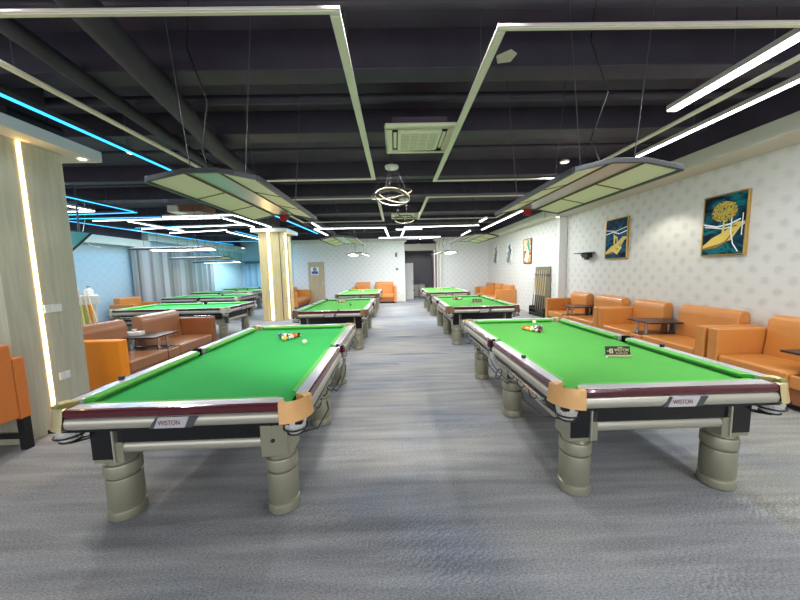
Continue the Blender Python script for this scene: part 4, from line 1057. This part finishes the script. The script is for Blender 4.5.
q = [TL, TR_, BR_, BL]; ctr = sum(q, Vector()) / 4
MB().add([p for p in q] + [p - nn * .04 for p in q], [(0, 1, 2, 3), (7, 6, 5, 4), (0, 4, 5, 1), (1, 5, 6, 2), (2, 6, 7, 3), (3, 7, 4, 0)]).build('casing', M['black'], tv)
q2 = [ctr + (p - ctr) * .9 + nn * .003 for p in q]
MB().add(q2 + [p - nn * .002 for p in q2], [(0, 1, 2, 3), (7, 6, 5, 4), (0, 4, 5, 1), (1, 5, 6, 2), (2, 6, 7, 3), (3, 7, 4, 0)]).build('screen', M['screen'], tv)
MB().tube([(0, .05, .1), (0, .08, 1.47)], .018, 10).build('ceiling_mount', M['darkgrey'], tv)
ct = thing('bar_counter', 'white topped bar counter with an olive front in the left hall', 'counter', (-7.1, 6.6, 0), R(45))
MB().box(-.9, .5, -.3, .3, 1.05, 1.24).build('worktop', M['white'], ct, bevel=.006)
MB().box(-.85, .45, -.25, .25, 0, 1.05).build('body', M['cream'], ct, bevel=.006)
MB().box(-.8, .31, -.27, -.25, .08, 1.04).build('front_panel', M['yellowg'], ct)
MB().box(.31, .37, -.272, -.25, .08, 1.04).build('end_panel', M['leather_b'], ct)
def jug(x, y, label, r=.09, hh=.2, m_='white'):
    t = thing('container', label, 'container', (x, y, 1.24))
    MB().lathe([(r * .8, 0), (r, .02), (r, hh * .7), (r * .6, hh * .85), (r * .35, hh), (r * .35, hh * 1.1)], seg=20).build('body', M[m_], t)
    MB().lathe([(r * .4, hh * 1.1), (r * .4, hh * 1.22), (r * .2, hh * 1.26)], seg=14).build('lid', M['darkgrey'], t)
jug(-7.02, 6.66, 'white round container in the middle of the bar counter', .1, .3)
jug(-7.24, 6.46, 'white squat container on the left of the bar counter', .11, .22)
jug(-6.86, 6.86, 'small white container on the right end of the bar counter', .08, .16)
for i, (tx, ty, bx, by) in enumerate(((-6.74, 6.45, -6.62, 6.28), (-6.70, 6.49, -6.45, 6.32), (-6.66, 6.53, -6.30, 6.38), (-6.62, 6.57, -6.18, 6.44))):
    c = thing('cue_stick', ['first', 'second', 'third', 'last'][i] + ' cue from the left leaning on the bar counter', 'pool cue', (bx, by, 0), 0, 'cues leaning on the bar counter')
    tp = Vector((tx - bx, ty - by, 1.36)); mm = tp * .4
    MB().tube([(0, 0, 0), mm], .016, 8, r2=.013).build('butt', M['cuebutt'], c); MB().tube([mm, tp], .013, 8, r2=.008).build('shaft', M['cuewood'], c)
tag(MB().tube([(-8.7, 8.9, H), (-8.75, 8.9, 3.3), (-8.9, 8.9, 2.8), (-8.75, 8.95, 2.55), (-8.45, 8.95, 2.5)], .008, 6).build('loose_cable', M['paper']), 'loose white cable hanging below the left hall lights', 'cable')
# stone step block behind left sofa
tag(MB().box(-4.05, -3.45, 6.65, 7.1, 0, .16).build('plinth', M['stone'], bevel=.01), 'dark grey block on the floor behind the left sofa armrest', 'block')

# ------------------------------------------------------------------ light and view
w = bpy.data.worlds.new('world'); SC.world = w; w.use_nodes = True
w.node_tree.nodes['Background'].inputs[0].default_value = (.93, .96, 1, 1)
w.node_tree.nodes['Background'].inputs[1].default_value = 1.9
SC.view_settings.view_transform = 'Standard'; SC.view_settings.look = 'None'; SC.view_settings.gamma = 1; SC.view_settings.use_curve_mapping = False
SC.view_settings.exposure = 0.6
